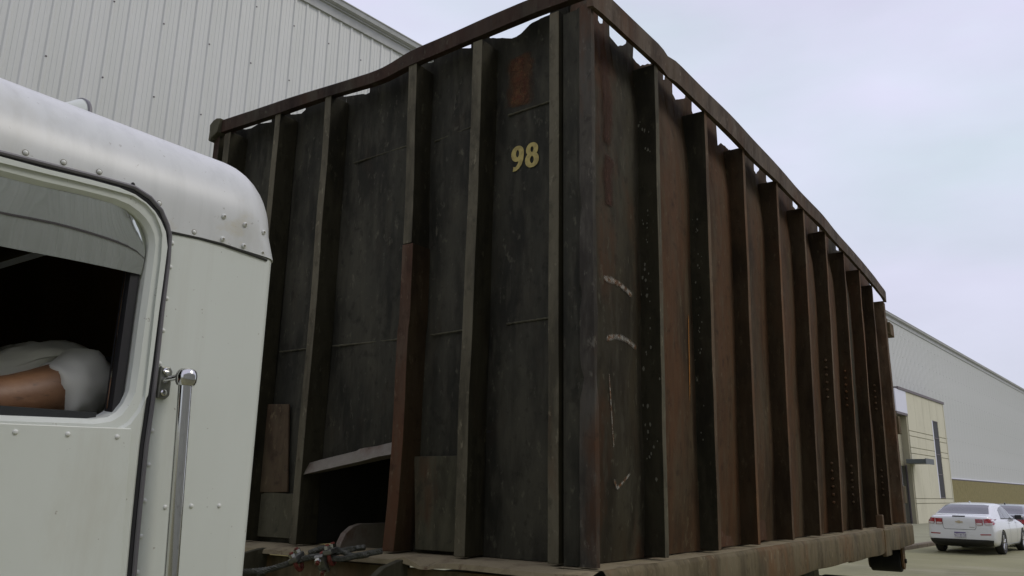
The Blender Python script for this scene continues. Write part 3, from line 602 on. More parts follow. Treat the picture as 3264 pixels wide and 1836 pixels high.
mb = MB(); e9 = ell(.033, .079, .0205, .0265); e9[-1] = e9[0]; stroke(mb, e9, [.0185+.006*abs(math.cos(2*PI*i/36)) for i in range(37)], .0040)
stroke(mb, [(.0545, .085), (.0545, .068), (.052, .048), (.046, .030), (.036, .017), (.024, .010), (.012, .012)], [.021, .022, .022, .021, .019, .018, .022], .0046); obj('painted_digit', mb, 'yellow', du)
mb = MB(); e8 = ell(.106, .083, .0185, .0215); e8[-1] = e8[0]; stroke(mb, e8, [.0165+.006*abs(math.cos(2*PI*i/36)) for i in range(37)], .0040)
e8 = ell(.106, .036, .0215, .0255); e8[-1] = e8[0]; stroke(mb, e8, [.0175+.007*abs(math.cos(2*PI*i/36)) for i in range(37)], .0046); obj('painted_digit', mb, 'yellow', du)

# ------------------------------------------------------------------ truck
YC = 1.60
XR = 1.282; XF = -.55; YW = 1.98; CCY = YC+YW/2
tk = thing('roll_off_truck', (.4, CCY, 0), 'white day cab truck carrying the dumpster, riveted cab with chrome grab handle', 'truck')
GK = [(-.50, 2.236), (.45, 2.246), (.608, 2.249), (.726, 2.258), (.808, 2.264), (.873, 2.267), (.911, 2.256), (.939, 2.236), (.957, 2.209), (.966, 2.187), (.970, 2.129), (.970, 2.032), (.972, 1.923), (.974, 1.817), (.972, 1.728), (.974, 1.642), (.976, 1.571), (.980, 1.468), (.988, 1.2), (.995, .98)]
SEAMZ = [(.966, 2.199), (1.05, 2.205), (1.11, 2.207), (1.18, 2.204), (1.29, 2.198)]
ZA = lambda x: 2.262+.02*(x-.6)*.6      # where the roof curve starts
def sect(x):
    """U-shaped section from near side up over the roof and down the far side: (y, z, ny, nz, r)"""
    pts = []; Rr = .215; za = ZA(x)
    zb_ = interp(GK[:10], x) if x < .966 else interp(SEAMZ, x)
    for k in range(4): pts.append((YC, zb_+(za-zb_)*k/3, -1, 0, .05+.04*k/3))
    for k in range(1, 13):
        a = PI/2*k/12*.94; pts.append((YC+Rr*(1-math.cos(a)), za+Rr*math.sin(a), -math.cos(a), math.sin(a), .09+.03*k/12))
    y1, z1 = pts[-1][0], pts[-1][1]
    for k in range(1, 10):
        t = k/9; y = y1+(CCY*2-2*y1)*t; pts.append((y, z1+.035*math.sin(PI*t), 0, 1, .12))
    arc = [(2*CCY-p[0], p[1], -p[2], p[3], p[4]) for p in pts[:16]][::-1]
    pts += arc[1:]; pts.append((2*CCY-YC, 1.5, 1, 0, .05)); pts.append((2*CCY-YC, .95, 1, 0, .05))
    return pts
xst = sorted([XF+.1, -.3, -.1, .1, .3, .45, .608, .726, .808, .873, .892, .911, .925, .939, .948, .957, .9655, .9665, 1.0, 1.05, 1.11, 1.15])
P = []
for x in xst: P.append([(x, p[0], p[1]) for p in sect(x)])
for k in range(0, 11):
    th = PI/2*k/10; row = []
    for p in sect(1.17):
        r_ = p[4]; x = XR-r_*(1-math.sin(th)); dl = r_*(1-math.cos(th)); row.append((x, p[0]-p[2]*dl, p[1]-p[3]*dl))
    P.append(row)
roof = MB(); roof.grid(P)
lip = [[r_[0], (r_[0][0], r_[0][1]+.012, r_[0][2]+.0)] for r_ in P]; roof.grid(lip)
rf = obj('roof_shell', roof, 'cabroof', tk, smooth=True, angle=50)
# rear quarter panel below the seam, with its rounded rear corner; rear wall
P = []
for j in range(31):
    z = .95+(2.203-.95)*j/30
    xg = interp(sorted([(b, a) for a, b in GK[9:]]), z) if z < 2.18 else .968
    row = [(xg+.004, YC+.014, z), (xg+.004, YC+.005, z)]+[(xg+(1.232-xg)*q, YC+.004+.0015*nz(q*2, z*2, 1), z) for q in (.05, .25, .5, .75, 1)]
    for k in range(1, 9): th = PI/2*k/8; row.append((1.232+.046*math.sin(th), YC+.004+.046*(1-math.cos(th)), z))
    row.append((1.278, 2*CCY-YC-.03, z)); P.append(row)
mb = MB(); mb.grid(P); obj('rear_quarter_panel', mb, 'cab', tk, smooth=True, angle=30)
mb = MB(); mb.box((1.24, YC+.07, 2.0), (1.275, 2*CCY-YC-.07, 2.33)); mb.box((XF+.1, YC+.1, 2.20), (XF+.13, 2*CCY-YC-.06, 2.46)); mb.box((XF+.1, YC+.0, .95), (XF+.13, 2*CCY-YC, 1.70)); mb.box((XF+.1, YC+.02, .93), (1.27, 2*CCY-YC, .95)); obj('cab_structure', mb, 'cab', tk)
mb = MB(); mb.add([(XF+.11, YC+.05, 1.7), (XF+.11, 2*CCY-YC-.05, 1.7), (XF+.11, 2*CCY-YC-.1, 2.21), (XF+.11, YC+.1, 2.21)], [(0, 1, 2, 3)]); obj('windscreen', mb, 'glassdark', tk)
mb = MB(); mb.box((-2.1, YC+.35, .95), (XF+.1, 2*CCY-YC-.35, 1.66)); obj('bonnet', mb, 'cab', tk, bevel=.08)
# interior lining
mb = MB()
mb.box((1.19, YC+.05, .96), (1.235, 2*CCY-YC-.05, 2.36)); mb.box((XF+.14, YC+.05, .955), (1.2, 2*CCY-YC-.05, .965)); mb.box((XF+.15, 2*CCY-YC-.08, .96), (1.2, 2*CCY-YC-.03, 2.3)); mb.box((XF+.15, YC+.13, 2.39), (1.2, 2*CCY-YC-.1, 2.41)); mb.box((XF+.14, YC+.06, 1.0), (XF+.4, 2*CCY-YC-.1, 1.72))
obj('cab_lining', mb, 'interior', tk)
mb = MB(); mb.box((1.0, YC+.15, 1.0), (1.17, YC+.72, 1.95)); mb.box((.60, YC+.15, 1.05), (1.05, YC+.72, 1.28)); st = obj('driver_seat', mb, 'seat', tk, bevel=.04)
mb = MB(); mb.tube([(.26+.07*math.sin(a*PI/12), YC+.42+.21*math.cos(a*PI/12), 1.74+.20*math.sin(a*PI/12)) for a in range(25)], .014, 8); mb.tube([(.25, YC+.42, 1.74), (.05, YC+.42, 1.55)], .02, 8); mb.tube([(.26, YC+.21, 1.74), (.25, YC+.42, 1.74), (.26, YC+.63, 1.74)], .012, 6); obj('steering_wheel', mb, 'rubber', tk, smooth=True)
# door
WR = [(-.42, 2.196), (.3, 2.206), (.614, 2.210), (.693, 2.214), (.778, 2.221), (.838, 2.224), (.868, 2.221), (.889, 2.213), (.904, 2.204), (.915, 2.193), (.925, 2.178), (.931, 2.155), (.931, 2.087), (.930, 2.009), (.930, 1.895), (.929, 1.838), (.920, 1.812), (.907, 1.792), (.890, 1.780), (.861, 1.774), (.685, 1.767), (.3, 1.76), (-.42, 1.745)]
def offs(loop, d, closed=True):
    out_ = []; n_ = len(loop)
    for i in range(n_):
        a = Vector(loop[i-1]) if closed or i else Vector(loop[i]); b = Vector(loop[i]); c = Vector(loop[(i+1) % n_]) if closed or i < n_-1 else Vector(loop[i])
        e1 = (b-a); e2 = (c-b); e1 = e1.normalized() if e1.length else e2.normalized(); e2 = e2.normalized() if e2.length else e1
        n1_ = Vector((-e1.y, e1.x)); n2_ = Vector((-e2.y, e2.x)); m_ = (n1_+n2_).normalized(); k = d/max(.5, m_.dot(n1_)); out_.append(tuple(b+m_*k))
    return out_
DO = GK+[(-.50, .98)]                       # clockwise loop
DI = offs(DO, -.009)
def ring(mb, A, ya, B_, yb):
    n_ = len(A); vs = [(x, ya, z) for x, z in A]+[(x, yb, z) for x, z in B_]
    mb.add(vs, [(i, (i+1) % n_, (i+1) % n_+n_, i+n_) for i in range(n_)])
dm = MB()
A1 = offs(DI, -.008); W1 = offs(WR, .034); W2 = offs(WR, .010)
ring(dm, DI, YC+.02, DI, YC+.002); ring(dm, DI, YC+.002, A1, YC-.006)
ring(dm, W1, YC-.006, offs(WR, .028), YC-.001); ring(dm, offs(WR, .028), YC-.001, W2, YC+.001); ring(dm, W2, YC+.001, WR, YC+.010); ring(dm, WR, YC+.010, offs(WR, -.004), YC+.055)
me = bpy.data.meshes.new('t'); bm = bmesh.new()
def loopedges(bm, loop, y):
    vs = [bm.verts.new((x, y, z)) for x, z in loop]; return [bm.edges.new((vs[i], vs[(i+1) % len(vs)])) for i in range(len(vs))]
ed = loopedges(bm, A1, YC-.006)+loopedges(bm, W1, YC-.006)
bmesh.ops.triangle_fill(bm, use_beauty=True, edges=ed, use_dissolve=False); bm.verts.index_update()
dm.add([tuple(v.co) for v in bm.verts], [tuple(v.index for v in f.verts) for f in bm.faces]); bm.free()
door = obj('door', dm, 'cab', tk, smooth=True, angle=20)
mb = MB(); mb.prism([(-.46, 1.733), (.3, 1.742), (.687, 1.7525), (.9335, 1.760), (.950, 1.471), (.962, 1.0), (-.46, 1.0)], lambda u, v, q: (u, q, v), YC-.0105, YC-.007); obj('door_skin', mb, 'cab', door, bevel=.002)
gk = [(x, YC+.004, z) for x, z in offs(GK, -.004, False)]
mb = MB()
for (off, r_, yy, mi) in ((-.004, .0075, YC+.006, 0), (.004, .0050, YC-.001, 1)): mb.tube([(x, yy, z) for x, z in offs(GK, off, False)], r_, 8, mi)
obj('door_gasket', mb, ['rubber', 'bead'], tk, smooth=True)
# window: glass lowered almost fully, its channel, and the polished visor
gz = [(-.40, 1.77), (.88, 1.79), (.88, 1.5), (-.40, 1.5)]
mb = MB(); mb.prism(gz, lambda u, v, q: (u, q, v), YC+.034, YC+.039); obj('window_glass', mb, 'glassdark', door)
mb = MB(); mb.box((.905, YC+.022, 1.78), (.925, YC+.052, 2.20)); mb.box((-.4, YC+.022, 1.752), (.89, YC+.052, 1.768)); obj('window_channel', mb, 'rubber', door)
mb = MB(); mb.box((.901, YC+.034, 1.80), (.9025, YC+.038, 2.16)); obj('glass_guide', mb, 'chrome', door)
P = []
for i in range(61):
    x = -.40+1.327*i/60; zt = interp(WR[:13], x) if x < .9305 else 2.15; zt = min(zt, 2.30); z0 = 2.078+(x-.636)*.041
    row = []
    for j in range(13):
        t = j/12; z = z0+(zt-z0)*t; yb = .020-.004*math.sin(PI*t)
        e3 = max(0, (x-.80)/.127); yb += .011*e3**2.2+.0012*math.sin(x*31)
        row.append((x, YC-.012+yb, z))
    P.append(row)
mb = MB(); mb.grid(P); vis = obj('window_visor', mb, 'mirror', door, smooth=True)
# rivets
def dome(r_, h_):
    mb = MB(); mb.lathe([(r_*1.0, 0)]+[(r_*math.cos(a*PI/10), h_*math.sin(a*PI/10)) for a in range(1, 5)]+[(0.0001, h_)], (0, 0, 0), (0, -1, 0), 14)
    me = bpy.data.meshes.new('rivet'); me.from_pydata(mb.v, [], mb.f); me.materials.append(Mt['rivet']); me.polygons.foreach_set('use_smooth', [True]*len(me.polygons)); return me
riv = dome(.0052, .0034)
gm = MB(); gm.lathe([(0.0001, .0004), (.0064, .0004), (.0064, 0)], (0, 0, 0), (0, -1, 0), 12); gme = bpy.data.meshes.new('rivet_grime'); gme.from_pydata(gm.v, [], gm.f); gme.materials.append(Mt['grime'])
def rivet(x, z, y=YC, par=None, me=riv, name='rivet', s=1):
    par = par or tk; o = link(name, me, par); o.location = Vector((x, y, z))-OFF[par.name]; o.scale = (s, 1, s)
    return o
for x, z in [(.53, 2.263), (.651, 2.269), (.723, 2.275), (.796, 2.280), (.936, 2.254), (1.029, 2.213)]: o = rivet(x, z); g2 = link('rivet_grime', gme, o)
for x, z in [(.978, 2.174), (.980, 2.119), (.981, 2.047), (.982, 1.975), (.983, 1.903), (.984, 1.833), (.985, 1.759), (.987, 1.688), (.988, 1.615), (.989, 1.544), (.991, 1.474), (1.036, 1.602), (1.099, 1.604), (1.17, 1.604)]: rivet(x+.003, z, YC+.004)
for x, z in [(.60, 1.737), (.711, 1.738), (.806, 1.740), (.905, 1.741)]: rivet(x, z, YC-.0105, door)
bo = MB(); bo.lathe([(.0062, 0), (.0062, .002), (.0050, .0040), (.0030, .0052), (.0030, .0040), (.0001, .0040)], (0, 0, 0), (0, -1, 0), 14, 0); bo.lathe([(.0026, .0053), (.0001, .0054)], (0, 0, 0), (0, -1, 0), 8, 1)
bme = bpy.data.meshes.new('roof_bolt'); bme.from_pydata(bo.v, [], bo.f); bme.materials.append(Mt['rivet']); bme.materials.append(Mt['grime']); bme.polygons.foreach_set('material_index', bo.m)
for x, z in [(1.102, 2.272), (1.163, 2.269), (1.105, 2.216), (1.165, 2.215)]: rivet(x, z, YC, me=bme, name='bolt')
for x, z in [(1.222, 2.266), (1.223, 2.213)]: rivet(x, z, YC+.004, me=bme, name='bolt')
mb = MB(); mb.lathe([(.0001, 0), (.0045, 0)], (.871, YC-.0006, 2.277), (0, 1, 0), 10); obj('bolt_hole', mb, 'gap', tk, keep=True)
mb = MB(); mb.tube([(x, YC+.003, z-.0025+.001*nz(x*30, 0, 0)) for x, z in [(.972, 2.199), (1.0, 2.202), (1.05, 2.205), (1.11, 2.207), (1.18, 2.204), (1.24, 2.200)]], .0032, 6); obj('roof_seam', mb, 'seam', tk)
# grab handle
gh = MB(); gh.lathe([(.0001, 0), (.014, .001), (.0205, .007), (.0225, .017), (.0215, .030), (.018, .037), (.014, .038)], (1.018, YC-.052, 1.892), (.0, 0, -1), 20)
gh = obj('grab_handle', gh, 'chrome', tk, smooth=True)
mb = MB(); mb.tube([(1.017, YC-.052, 1.86), (1.035, YC-.052, 1.46), (1.05, YC-.052, 1.05)], .0142, 16); obj('handle_pole', mb, 'chrome', gh, smooth=True)
mb = MB(); mb.tube([(1.012, YC-.046, 1.876), (1.002, YC-.02, 1.870), (.999, YC-.004, 1.868)], [.008, .006, .010], 10); obj('handle_arm', mb, 'chrome', gh, smooth=True)
mb = MB(); mb.prism([(.985, 1.828), (1.004, 1.826), (1.013, 1.835), (1.014, 1.888), (1.008, 1.897), (.985, 1.897)], lambda u, v, q: (u, q, v), YC-.006, YC+.004); bk = obj('handle_bracket', mb, 'zinc', gh, bevel=.003)
for z in (1.886, 1.840): mb = MB(); mb.lathe([(.0075, 0), (.0075, .004), (.005, .006), (.0001, .006)], (.996, YC-.006, z), (0, -1, 0), 8); obj('bracket_bolt', mb, 'chrome', bk)
# air horn on the roof and rain moulding at the left
hy = 2.02; ho = Vector((.925, hy, 2.565))
hn = MB(); hn.lathe([(.016, -.075), (.017, -.06), (.024, -.045), (.036, -.026), (.050, -.008), (.054, -.002), (.054, .005), (.048, .005), (.035, -.015), (.018, -.05)], ho, (1, .1, .02), 28); hn = obj('air_horn', hn, 'cab', tk, smooth=True)
mb = MB(); mb.lathe([(.0545, -.003), (.0575, .0), (.0575, .007), (.052, .008)], ho, (1, .1, .02), 28); obj('horn_rim', mb, 'bead', hn, smooth=True)
mb = MB(); mb.box((.850, hy-.015, 2.48), (.875, hy+.01, 2.556)); mb.tube([(.815, hy-.02, 2.548), (.855, hy-.01, 2.556)], [.020, .016], 12); obj('horn_mount', mb, 'zinc', hn)
mb = MB(); mb.tube([(-.4, 1.93, 2.545), (.45, 1.93, 2.555), (.66, 1.93, 2.545), (.80, 1.93, 2.505)], .012, 8); obj('roof_moulding', mb, 'trim', tk, smooth=True)
# chassis, hoist frame, wheels
for y in (2.12, 3.03):
    mb = MB(); mb.box((-1.9, y-.04, .72), (8.1, y+.04, .98)); obj('chassis_rail', mb, 'chassis', tk)
    mb = MB(); mb.box((1.5, y-.05, 1.02), (8.0, y+.05, 1.19)); obj('hoist_rail', mb, 'chassis', tk)
wheelm = MB(); wheelm.lathe([(.16, -.13), (.27, -.14), (.29, -.10), (.50, -.14), (.52, -.10), (.52, .10), (.50, .14), (.29, .13), (.0, .1)], (0, 0, 0), (0, 1, 0), 28)
wme = bpy.data.meshes.new('wheel'); wme.from_pydata(wheelm.v, [], wheelm.f); wme.materials.append(Mt['tyre'])
for x, y in [(-1.3, 1.80), (-1.3, 3.4), (5.6, 1.62), (5.6, 3.5), (6.85, 1.62), (6.85, 3.5), (5.6, 1.92), (6.85, 1.92)]:
    o = link('wheel', wme, tk); o.location = Vector((x, y, .52))-OFF[tk.name]
mb = MB(); mb.box((4.0, 1.42, .85), (7.45, 1.95, .98)); obj('mudguard', mb, 'chassis', tk, bevel=.02)
mb = MB(); mb.box((5.28, 1.44, 1.02), (5.52, 1.52, 1.19)); obj('marker_lamp_bracket', mb, 'patch', tk, bevel=.005)
P = [[(5.62+.10*math.sin(v*1.2)*.5+.05*nz(u*3, v*3, 1)+.06*u, 1.44+.22*u, 1.20-.28*v+.03*nz(u*4, v*2, 4)) for v in [q/8 for q in range(9)]] for u in [q/6 for q in range(7)]]
mb = MB(); mb.grid(P); o = obj('mud_flap', mb, 'flap', tk); tag(o, 'crumpled milky plastic mud flap')

# hoist cable with clips
cb = thing('hoist_cable', (2.25, 2.45, 1.33), 'twisted steel hoist cable with red U-bolt clips in front of the dumpster', 'cable')
def rope(path, r_=.0052, rad=.0075, turns=14, name='wire_rope'):
    pts = [Vector(p) for p in path]; n_ = 70; mb = MB()
    def at(t):
        k = min(int(t*(len(pts)-1)), len(pts)-2); f_ = t*(len(pts)-1)-k
        p0 = pts[max(k-1, 0)]; p1 = pts[k]; p2 = pts[k+1]; p3 = pts[min(k+2, len(pts)-1)]
        return .5*((2*p1)+(-p0+p2)*f_+(2*p0-5*p1+4*p2-p3)*f_*f_+(-p0+3*p1-3*p2+p3)*f_**3)
    for s_ in range(5):
        q = []
        for i in range(n_+1):
            t = i/n_; c = at(t); d = (at(min(1, t+.01))-at(max(0, t-.01))).normalized(); a = d.orthogonal().normalized(); b = d.cross(a); an = 2*PI*(turns*t+s_/5)
            q.append(c+(a*math.cos(an)+b*math.sin(an))*rad)
        mb.tube(q, r_, 5)
    return obj(name, mb, 'wire', cb, smooth=True)
rope([(2.12, 2.80, 1.315), (2.20, 2.66, 1.330), (2.27, 2.55, 1.372), (2.33, 2.46, 1.392), (2.38, 2.40, 1.410), (2.42, 2.36, 1.418)])
rope([(2.15, 2.66, 1.318), (2.24, 2.55, 1.365), (2.28, 2.47, 1.385), (2.33, 2.40, 1.376), (2.37, 2.34, 1.392), (2.40, 2.25, 1.410)])
rope([(2.28, 2.52, 1.395), (2.32, 2.47, 1.415), (2.36, 2.42, 1.402), (2.37, 2.37, 1.387), (2.38, 2.30, 1.397)], turns=9)
def clip(c, ax, upv):
    c = Vector(c); G_ = 1.35; ax = Vector(ax).normalized(); up_ = Vector(upv); up_ = (up_-ax*up_.dot(ax)).normalized(); sd_ = ax.cross(up_)
    f_ = lambda a, s_, h_: tuple(c+ax*a*G_+sd_*s_*G_+up_*h_*G_)
    mb = MB(); mb.tube([f_(0, -.019, .040), f_(0, -.019, .0)]+[f_(0, -.019*math.cos(q*PI/8), -.02*math.sin(q*PI/8)) for q in range(1, 8)]+[f_(0, .019, 0), f_(0, .019, .040)], .008, 8); ub = obj('u_bolt', mb, 'redbolt', cb, smooth=True)
    mb = MB(); mb.box((-1, -1, -1), (1, 1, 1)); mb.v = [f_(x*.014, y*.029, .017+z*.007) for x, y, z in mb.v]; obj('saddle', mb, 'zinc', cb, bevel=.004)
    for s_ in (-1, 1): mb = MB(); mb.lathe([(.0001, 0), (.014, 0), (.014, .014), (.0001, .014)], f_(0, s_*.019, .025), tuple(up_), 6); obj('nut', mb, 'chrome', cb)
clip((2.25, 2.545, 1.358), (.35, -.9, .35), (-.5, .5, .75)); clip((2.32, 2.435, 1.382), (.35, -.9, .2), (-.2, .25, .95)); clip((2.305, 2.465, 1.372), (.35, -.9, .2), (-.75, -.1, -.6))

# ------------------------------------------------------------------ driver
pr = thing('person', (.95, 2.0, 1.28), 'driver in a white t-shirt sitting behind the open cab window, bare tanned arm forward', 'person')
def skin(name, pts, edges, m, sub=2, root=0):
    me = bpy.data.meshes.new(name); me.from_pydata([Vector(p[:3])-OFF[pr.name] for p in pts], edges, []); o = link(name, me, None); me.materials.append(Mt[m])
    sk = o.modifiers.new('skin', 'SKIN'); sk.use_smooth_shade = True
    for v, p in zip(me.skin_vertices[0].data, pts): v.radius = (p[3], p[4] if len(p) > 4 else p[3])
    me.skin_vertices[0].data[root].use_root = True
    o.modifiers.new('s', 'SUBSURF').levels = sub; o.modifiers['s'].render_levels = sub
    bpy.context.view_layer.update(); me2 = bpy.data.meshes.new_from_object(o.evaluated_get(bpy.context.evaluated_depsgraph_get())); bpy.data.objects.remove(o)
    o2 = link(name, me2, pr); me2.polygons.foreach_set('use_smooth', [True]*len(me2.polygons)); return o2
sh = (.955, 1.795, 1.875); el = (.60, 1.775, 1.785); ha = (.35, 1.90, 1.88)
B = [(.93, 2.03, 1.36, .15), (.90, 2.03, 1.60, .16), (.87, 2.05, 1.78, .12), (.76, 2.08, 1.97, .055), (.71, 2.07, 2.06, .052), (.68, 2.06, 2.14, .098), (.675, 2.06, 2.22, .085),
     (*sh, .072), (.78, 1.785, 1.812, .054), (*el, .046), (.46, 1.86, 1.855, .038), (*ha, .030),
     (.93, 2.22, 1.875, .07), (.66, 2.28, 1.72, .048), (.38, 2.16, 1.82, .032),
     (.78, 1.92, 1.34, .095), (.52, 1.88, 1.36, .075), (.42, 1.88, 1.02, .05), (.78, 2.15, 1.34, .095), (.52, 2.17, 1.36, .075), (.42, 2.17, 1.02, .05)]
E_ = [(0, 1), (1, 2), (2, 3), (3, 4), (4, 5), (5, 6), (2, 7), (7, 8), (8, 9), (9, 10), (10, 11), (2, 12), (12, 13), (13, 14), (0, 15), (15, 16), (16, 17), (0, 18), (18, 19), (19, 20)]
for (hx, hy_, hz_) in (ha, (.38, 2.16, 1.82)):
    k0 = 11 if hy_ < 2 else 14
    for q in range(4):
        a = len(B); o_ = (q-1.5)*.019; B += [(hx-.055, hy_+.01+o_*.3, hz_+.012+o_, .011), (hx-.09, hy_+.02+o_*.3, hz_+.006+o_, .009), (hx-.088, hy_+.05, hz_-.004+o_, .008)]; E_ += [(k0, a), (a, a+1), (a+1, a+2)]
    a = len(B); B += [(hx-.03, hy_-.03, hz_+.03, .012), (hx-.065, hy_-.03, hz_+.045, .010)]; E_ += [(k0, a), (a, a+1)]
skin('body', B, E_, 'skin', 1)
skin('t_shirt', [(.93, 2.03, 1.36, .175), (.90, 2.02, 1.58, .21, .20), (.86, 2.02, 1.80, .185, .18), (.80, 2.03, 1.915, .165), (.95, 1.81, 1.865, .098), (.885, 1.793, 1.838, .082), (.850, 1.79, 1.826, .074), (.93, 2.22, 1.87, .09), (.84, 2.25, 1.81, .07)],
     [(0, 1), (1, 2), (2, 3), (2, 4), (4, 5), (5, 6), (2, 7), (7, 8)], 'shirt', 3, 0)
sme = bpy.data.objects['t_shirt'].data
for v in sme.vertices:
    q = v.co; r_ = abs(noise.noise(Vector((q.x*9+q.z*14, q.y*8, q.z*9-q.x*10))))
    v.co = q+v.normal*(.020*(.18-r_)+.003*noise.noise(q*30))
skin('trousers', [(.93, 2.03, 1.34, .16), (.78, 1.92, 1.34, .105), (.52, 1.88, 1.36, .085), (.42, 1.88, 1.04, .06), (.78, 2.15, 1.34, .105), (.52, 2.17, 1.36, .085), (.42, 2.17, 1.04, .06)], [(0, 1), (1, 2), (2, 3), (0, 4), (4, 5), (5, 6)], 'jeans', 1, 0)
mb = MB(); mb.lathe([(.0001, .115)]+[(.115*math.sin(a*PI/16), .115*math.cos(a*PI/16)) for a in range(1, 9)], (.695, 2.06, 2.19), (.2, 0, 1), 20); obj('hair', mb, 'hair', pr, smooth=True)
mb = MB(); mb.tube([(.585, 2.06, 2.165), (.565, 2.06, 2.14), (.59, 2.06, 2.13)], [.008, .014, .01], 8); obj('nose', mb, 'skin', pr, smooth=True); mb = MB(); mb.tube([(.69, 1.965, 2.17), (.70, 1.958, 2.15), (.69, 1.965, 2.125)], [.012, .014, .008], 8); obj('ear', mb, 'skin', pr, smooth=True)

# ------------------------------------------------------------------ cars
def sedan(name, loc, yaw, paint, label, group, Lc=4.86, Wc=1.85, Hc=1.46, lamps='split'):
    c = thing(name, loc, label, 'car', group, rz=yaw); OFF[c.name] = Vector()
    # origin under the rear axle; x forward
    x0 = -1.06; h = Wc/2; k = Hc/1.46
    # stations: x, z low, half width at waist, belt z, top z, top half width
    ST = [(x0, .42, .68, .90, 1.02, .62), (x0+.03, .34, .83, .93, 1.06, .70), (x0+.12, .27, .895, .955, 1.095, .75), (x0+.30, .22, .915, .97, 1.11, .76), (x0+.45, .20, .92, .975, 1.12, .75), (x0+.80, .19, .925, .98, 1.27, .70),
          (x0+1.15, .18, .925, .975, 1.405, .65), (x0+1.6, .18, .925, .965, 1.455, .635), (x0+2.3, .18, .92, .955, 1.46, .635), (x0+2.75, .18, .92, .94, 1.40, .62), (x0+3.15, .18, .92, .93, 1.22, .62), (x0+3.52, .18, .92, .92, 1.02, .70),
          (x0+4.0, .19, .91, .86, .96, .66), (x0+4.5, .21, .87, .78, .86, .60), (x0+4.75, .28, .74, .70, .76, .5), (x0+4.84, .36, .62, .62, .66, .45)]
    P = []
    for (x, zl, hw, bz, tz, tw) in ST:
        s = hw*h/.925; t = tw*h/.925; bz *= k if bz > .9 else 1; tz *= k
        half = [(0, zl), (s*.6, zl), (s*.90, zl+.02), (s*.965, zl+.10), (s*.99, .45), (s, .62), (s*.985, .78), (s*.955, bz-.02), (s*.93, bz)]
        dz = tz-bz
        half += [(s*.93+(t-s*.93)*.35, bz+dz*.38), (s*.93+(t-s*.93)*.72, bz+dz*.72), (t, bz+dz*.93), (t*.86, bz+dz*1.0), (t*.45, tz+.012), (0, tz+.016)]
        P.append([(x, -y, z) for y, z in half]+[(x, y, z) for y, z in half[-2:0:-1]]+[(x, 0, zl)])
    mb = MB(); mb.grid(P); n_ = len(P[0])-1
    mb.add([p for p in P[0][:n_]], [tuple(range(n_))]); mb.add([p for p in P[-1][:n_]], [tuple(range(n_))])
    tmp = obj('tmp', mb, paint); m_ = tmp.modifiers.new('s', 'SUBSURF'); m_.levels = 2; bpy.context.view_layer.update(); dg = bpy.context.evaluated_depsgraph_get()
    full = bpy.data.meshes.new_from_object(tmp.evaluated_get(dg)); bm = bmesh.new(); bm.from_mesh(full); bvh = BVHTree.FromBMesh(bm); bm.free()
    wb = 2.74; cuts = []
    for wx in (0, wb):
        for sy in (-1, 1):
            cm = MB(); cm.lathe([(.0001, -.28), (.375, -.28), (.375, .3), (.0001, .3)], (wx, sy*h*.93, .335), (0, 1, 0), 28); co = obj('cut', cm, 'blackplastic'); cuts.append(co); bmod = tmp.modifiers.new('b', 'BOOLEAN'); bmod.object = co; bmod.operation = 'DIFFERENCE'; bmod.solver = 'EXACT'
    bpy.context.view_layer.update(); me = bpy.data.meshes.new_from_object(tmp.evaluated_get(bpy.context.evaluated_depsgraph_get()))
    for q in cuts+[tmp]: bpy.data.objects.remove(q)
    body = link('body', me, c); me.polygons.foreach_set('use_smooth', [True]*len(me.polygons)); me.set_sharp_from_angle(angle=R(35)); OFF[body.name] = Vector()
    def patch(nm, poly, axis, m, lift=.004, par=None, step=.04, th=0):
        """project a 2D outline onto the body along an axis: axis 'r' rear (poly y,z), 's' side right (x,z), 'l' left, 't'"""
        bm = bmesh.new(); vs = [bm.verts.new((u, v, 0)) for u, v in poly]; bm.faces.new(vs)
        xs_ = [p[0] for p in poly]; ys_ = [p[1] for p in poly]
        for ax_, (lo, hi) in enumerate(((min(xs_), max(xs_)), (min(ys_), max(ys_)))):
            q = lo+step
            while q < hi-1e-4:
                co = (q, 0, 0) if ax_ == 0 else (0, q, 0); no = (1, 0, 0) if ax_ == 0 else (0, 1, 0)
                bmesh.ops.bisect_plane(bm, geom=bm.verts[:]+bm.edges[:]+bm.faces[:], plane_co=co, plane_no=no); q += step
        bmesh.ops.triangulate(bm, faces=bm.faces[:])
        for v in bm.verts:
            u, w_ = v.co.x, v.co.y
            o_, d_ = {'r': (Vector((-6, u, w_)), Vector((1, 0, 0))), 's': (Vector((u, -5, w_)), Vector((0, 1, 0))), 'l': (Vector((u, 5, w_)), Vector((0, -1, 0))), 'f': (Vector((9, u, w_)), Vector((-1, 0, 0)))}[axis]
            hit, nrm, _, _ = bvh.ray_cast(o_, d_)
            if hit is None:
                hit, nrm, _, _ = bvh.find_nearest(o_+d_*5)
            if nrm.dot(d_) > 0: nrm = -nrm
            v.co = hit+nrm*lift-d_*th
        me = bpy.data.meshes.new(nm); bm.to_mesh(me); bm.free(); me.materials.append(Mt[m]); me.polygons.foreach_set('use_smooth', [True]*len(me.polygons))
        return link(nm, me, par or c)
    kk = lambda z: z*k
    patch('rear_window', [(-.70, kk(1.145)), (.70, kk(1.145)), (.585, kk(1.385)), (.45, kk(1.405)), (-.45, kk(1.405)), (-.585, kk(1.385))], 'r', 'carglass')
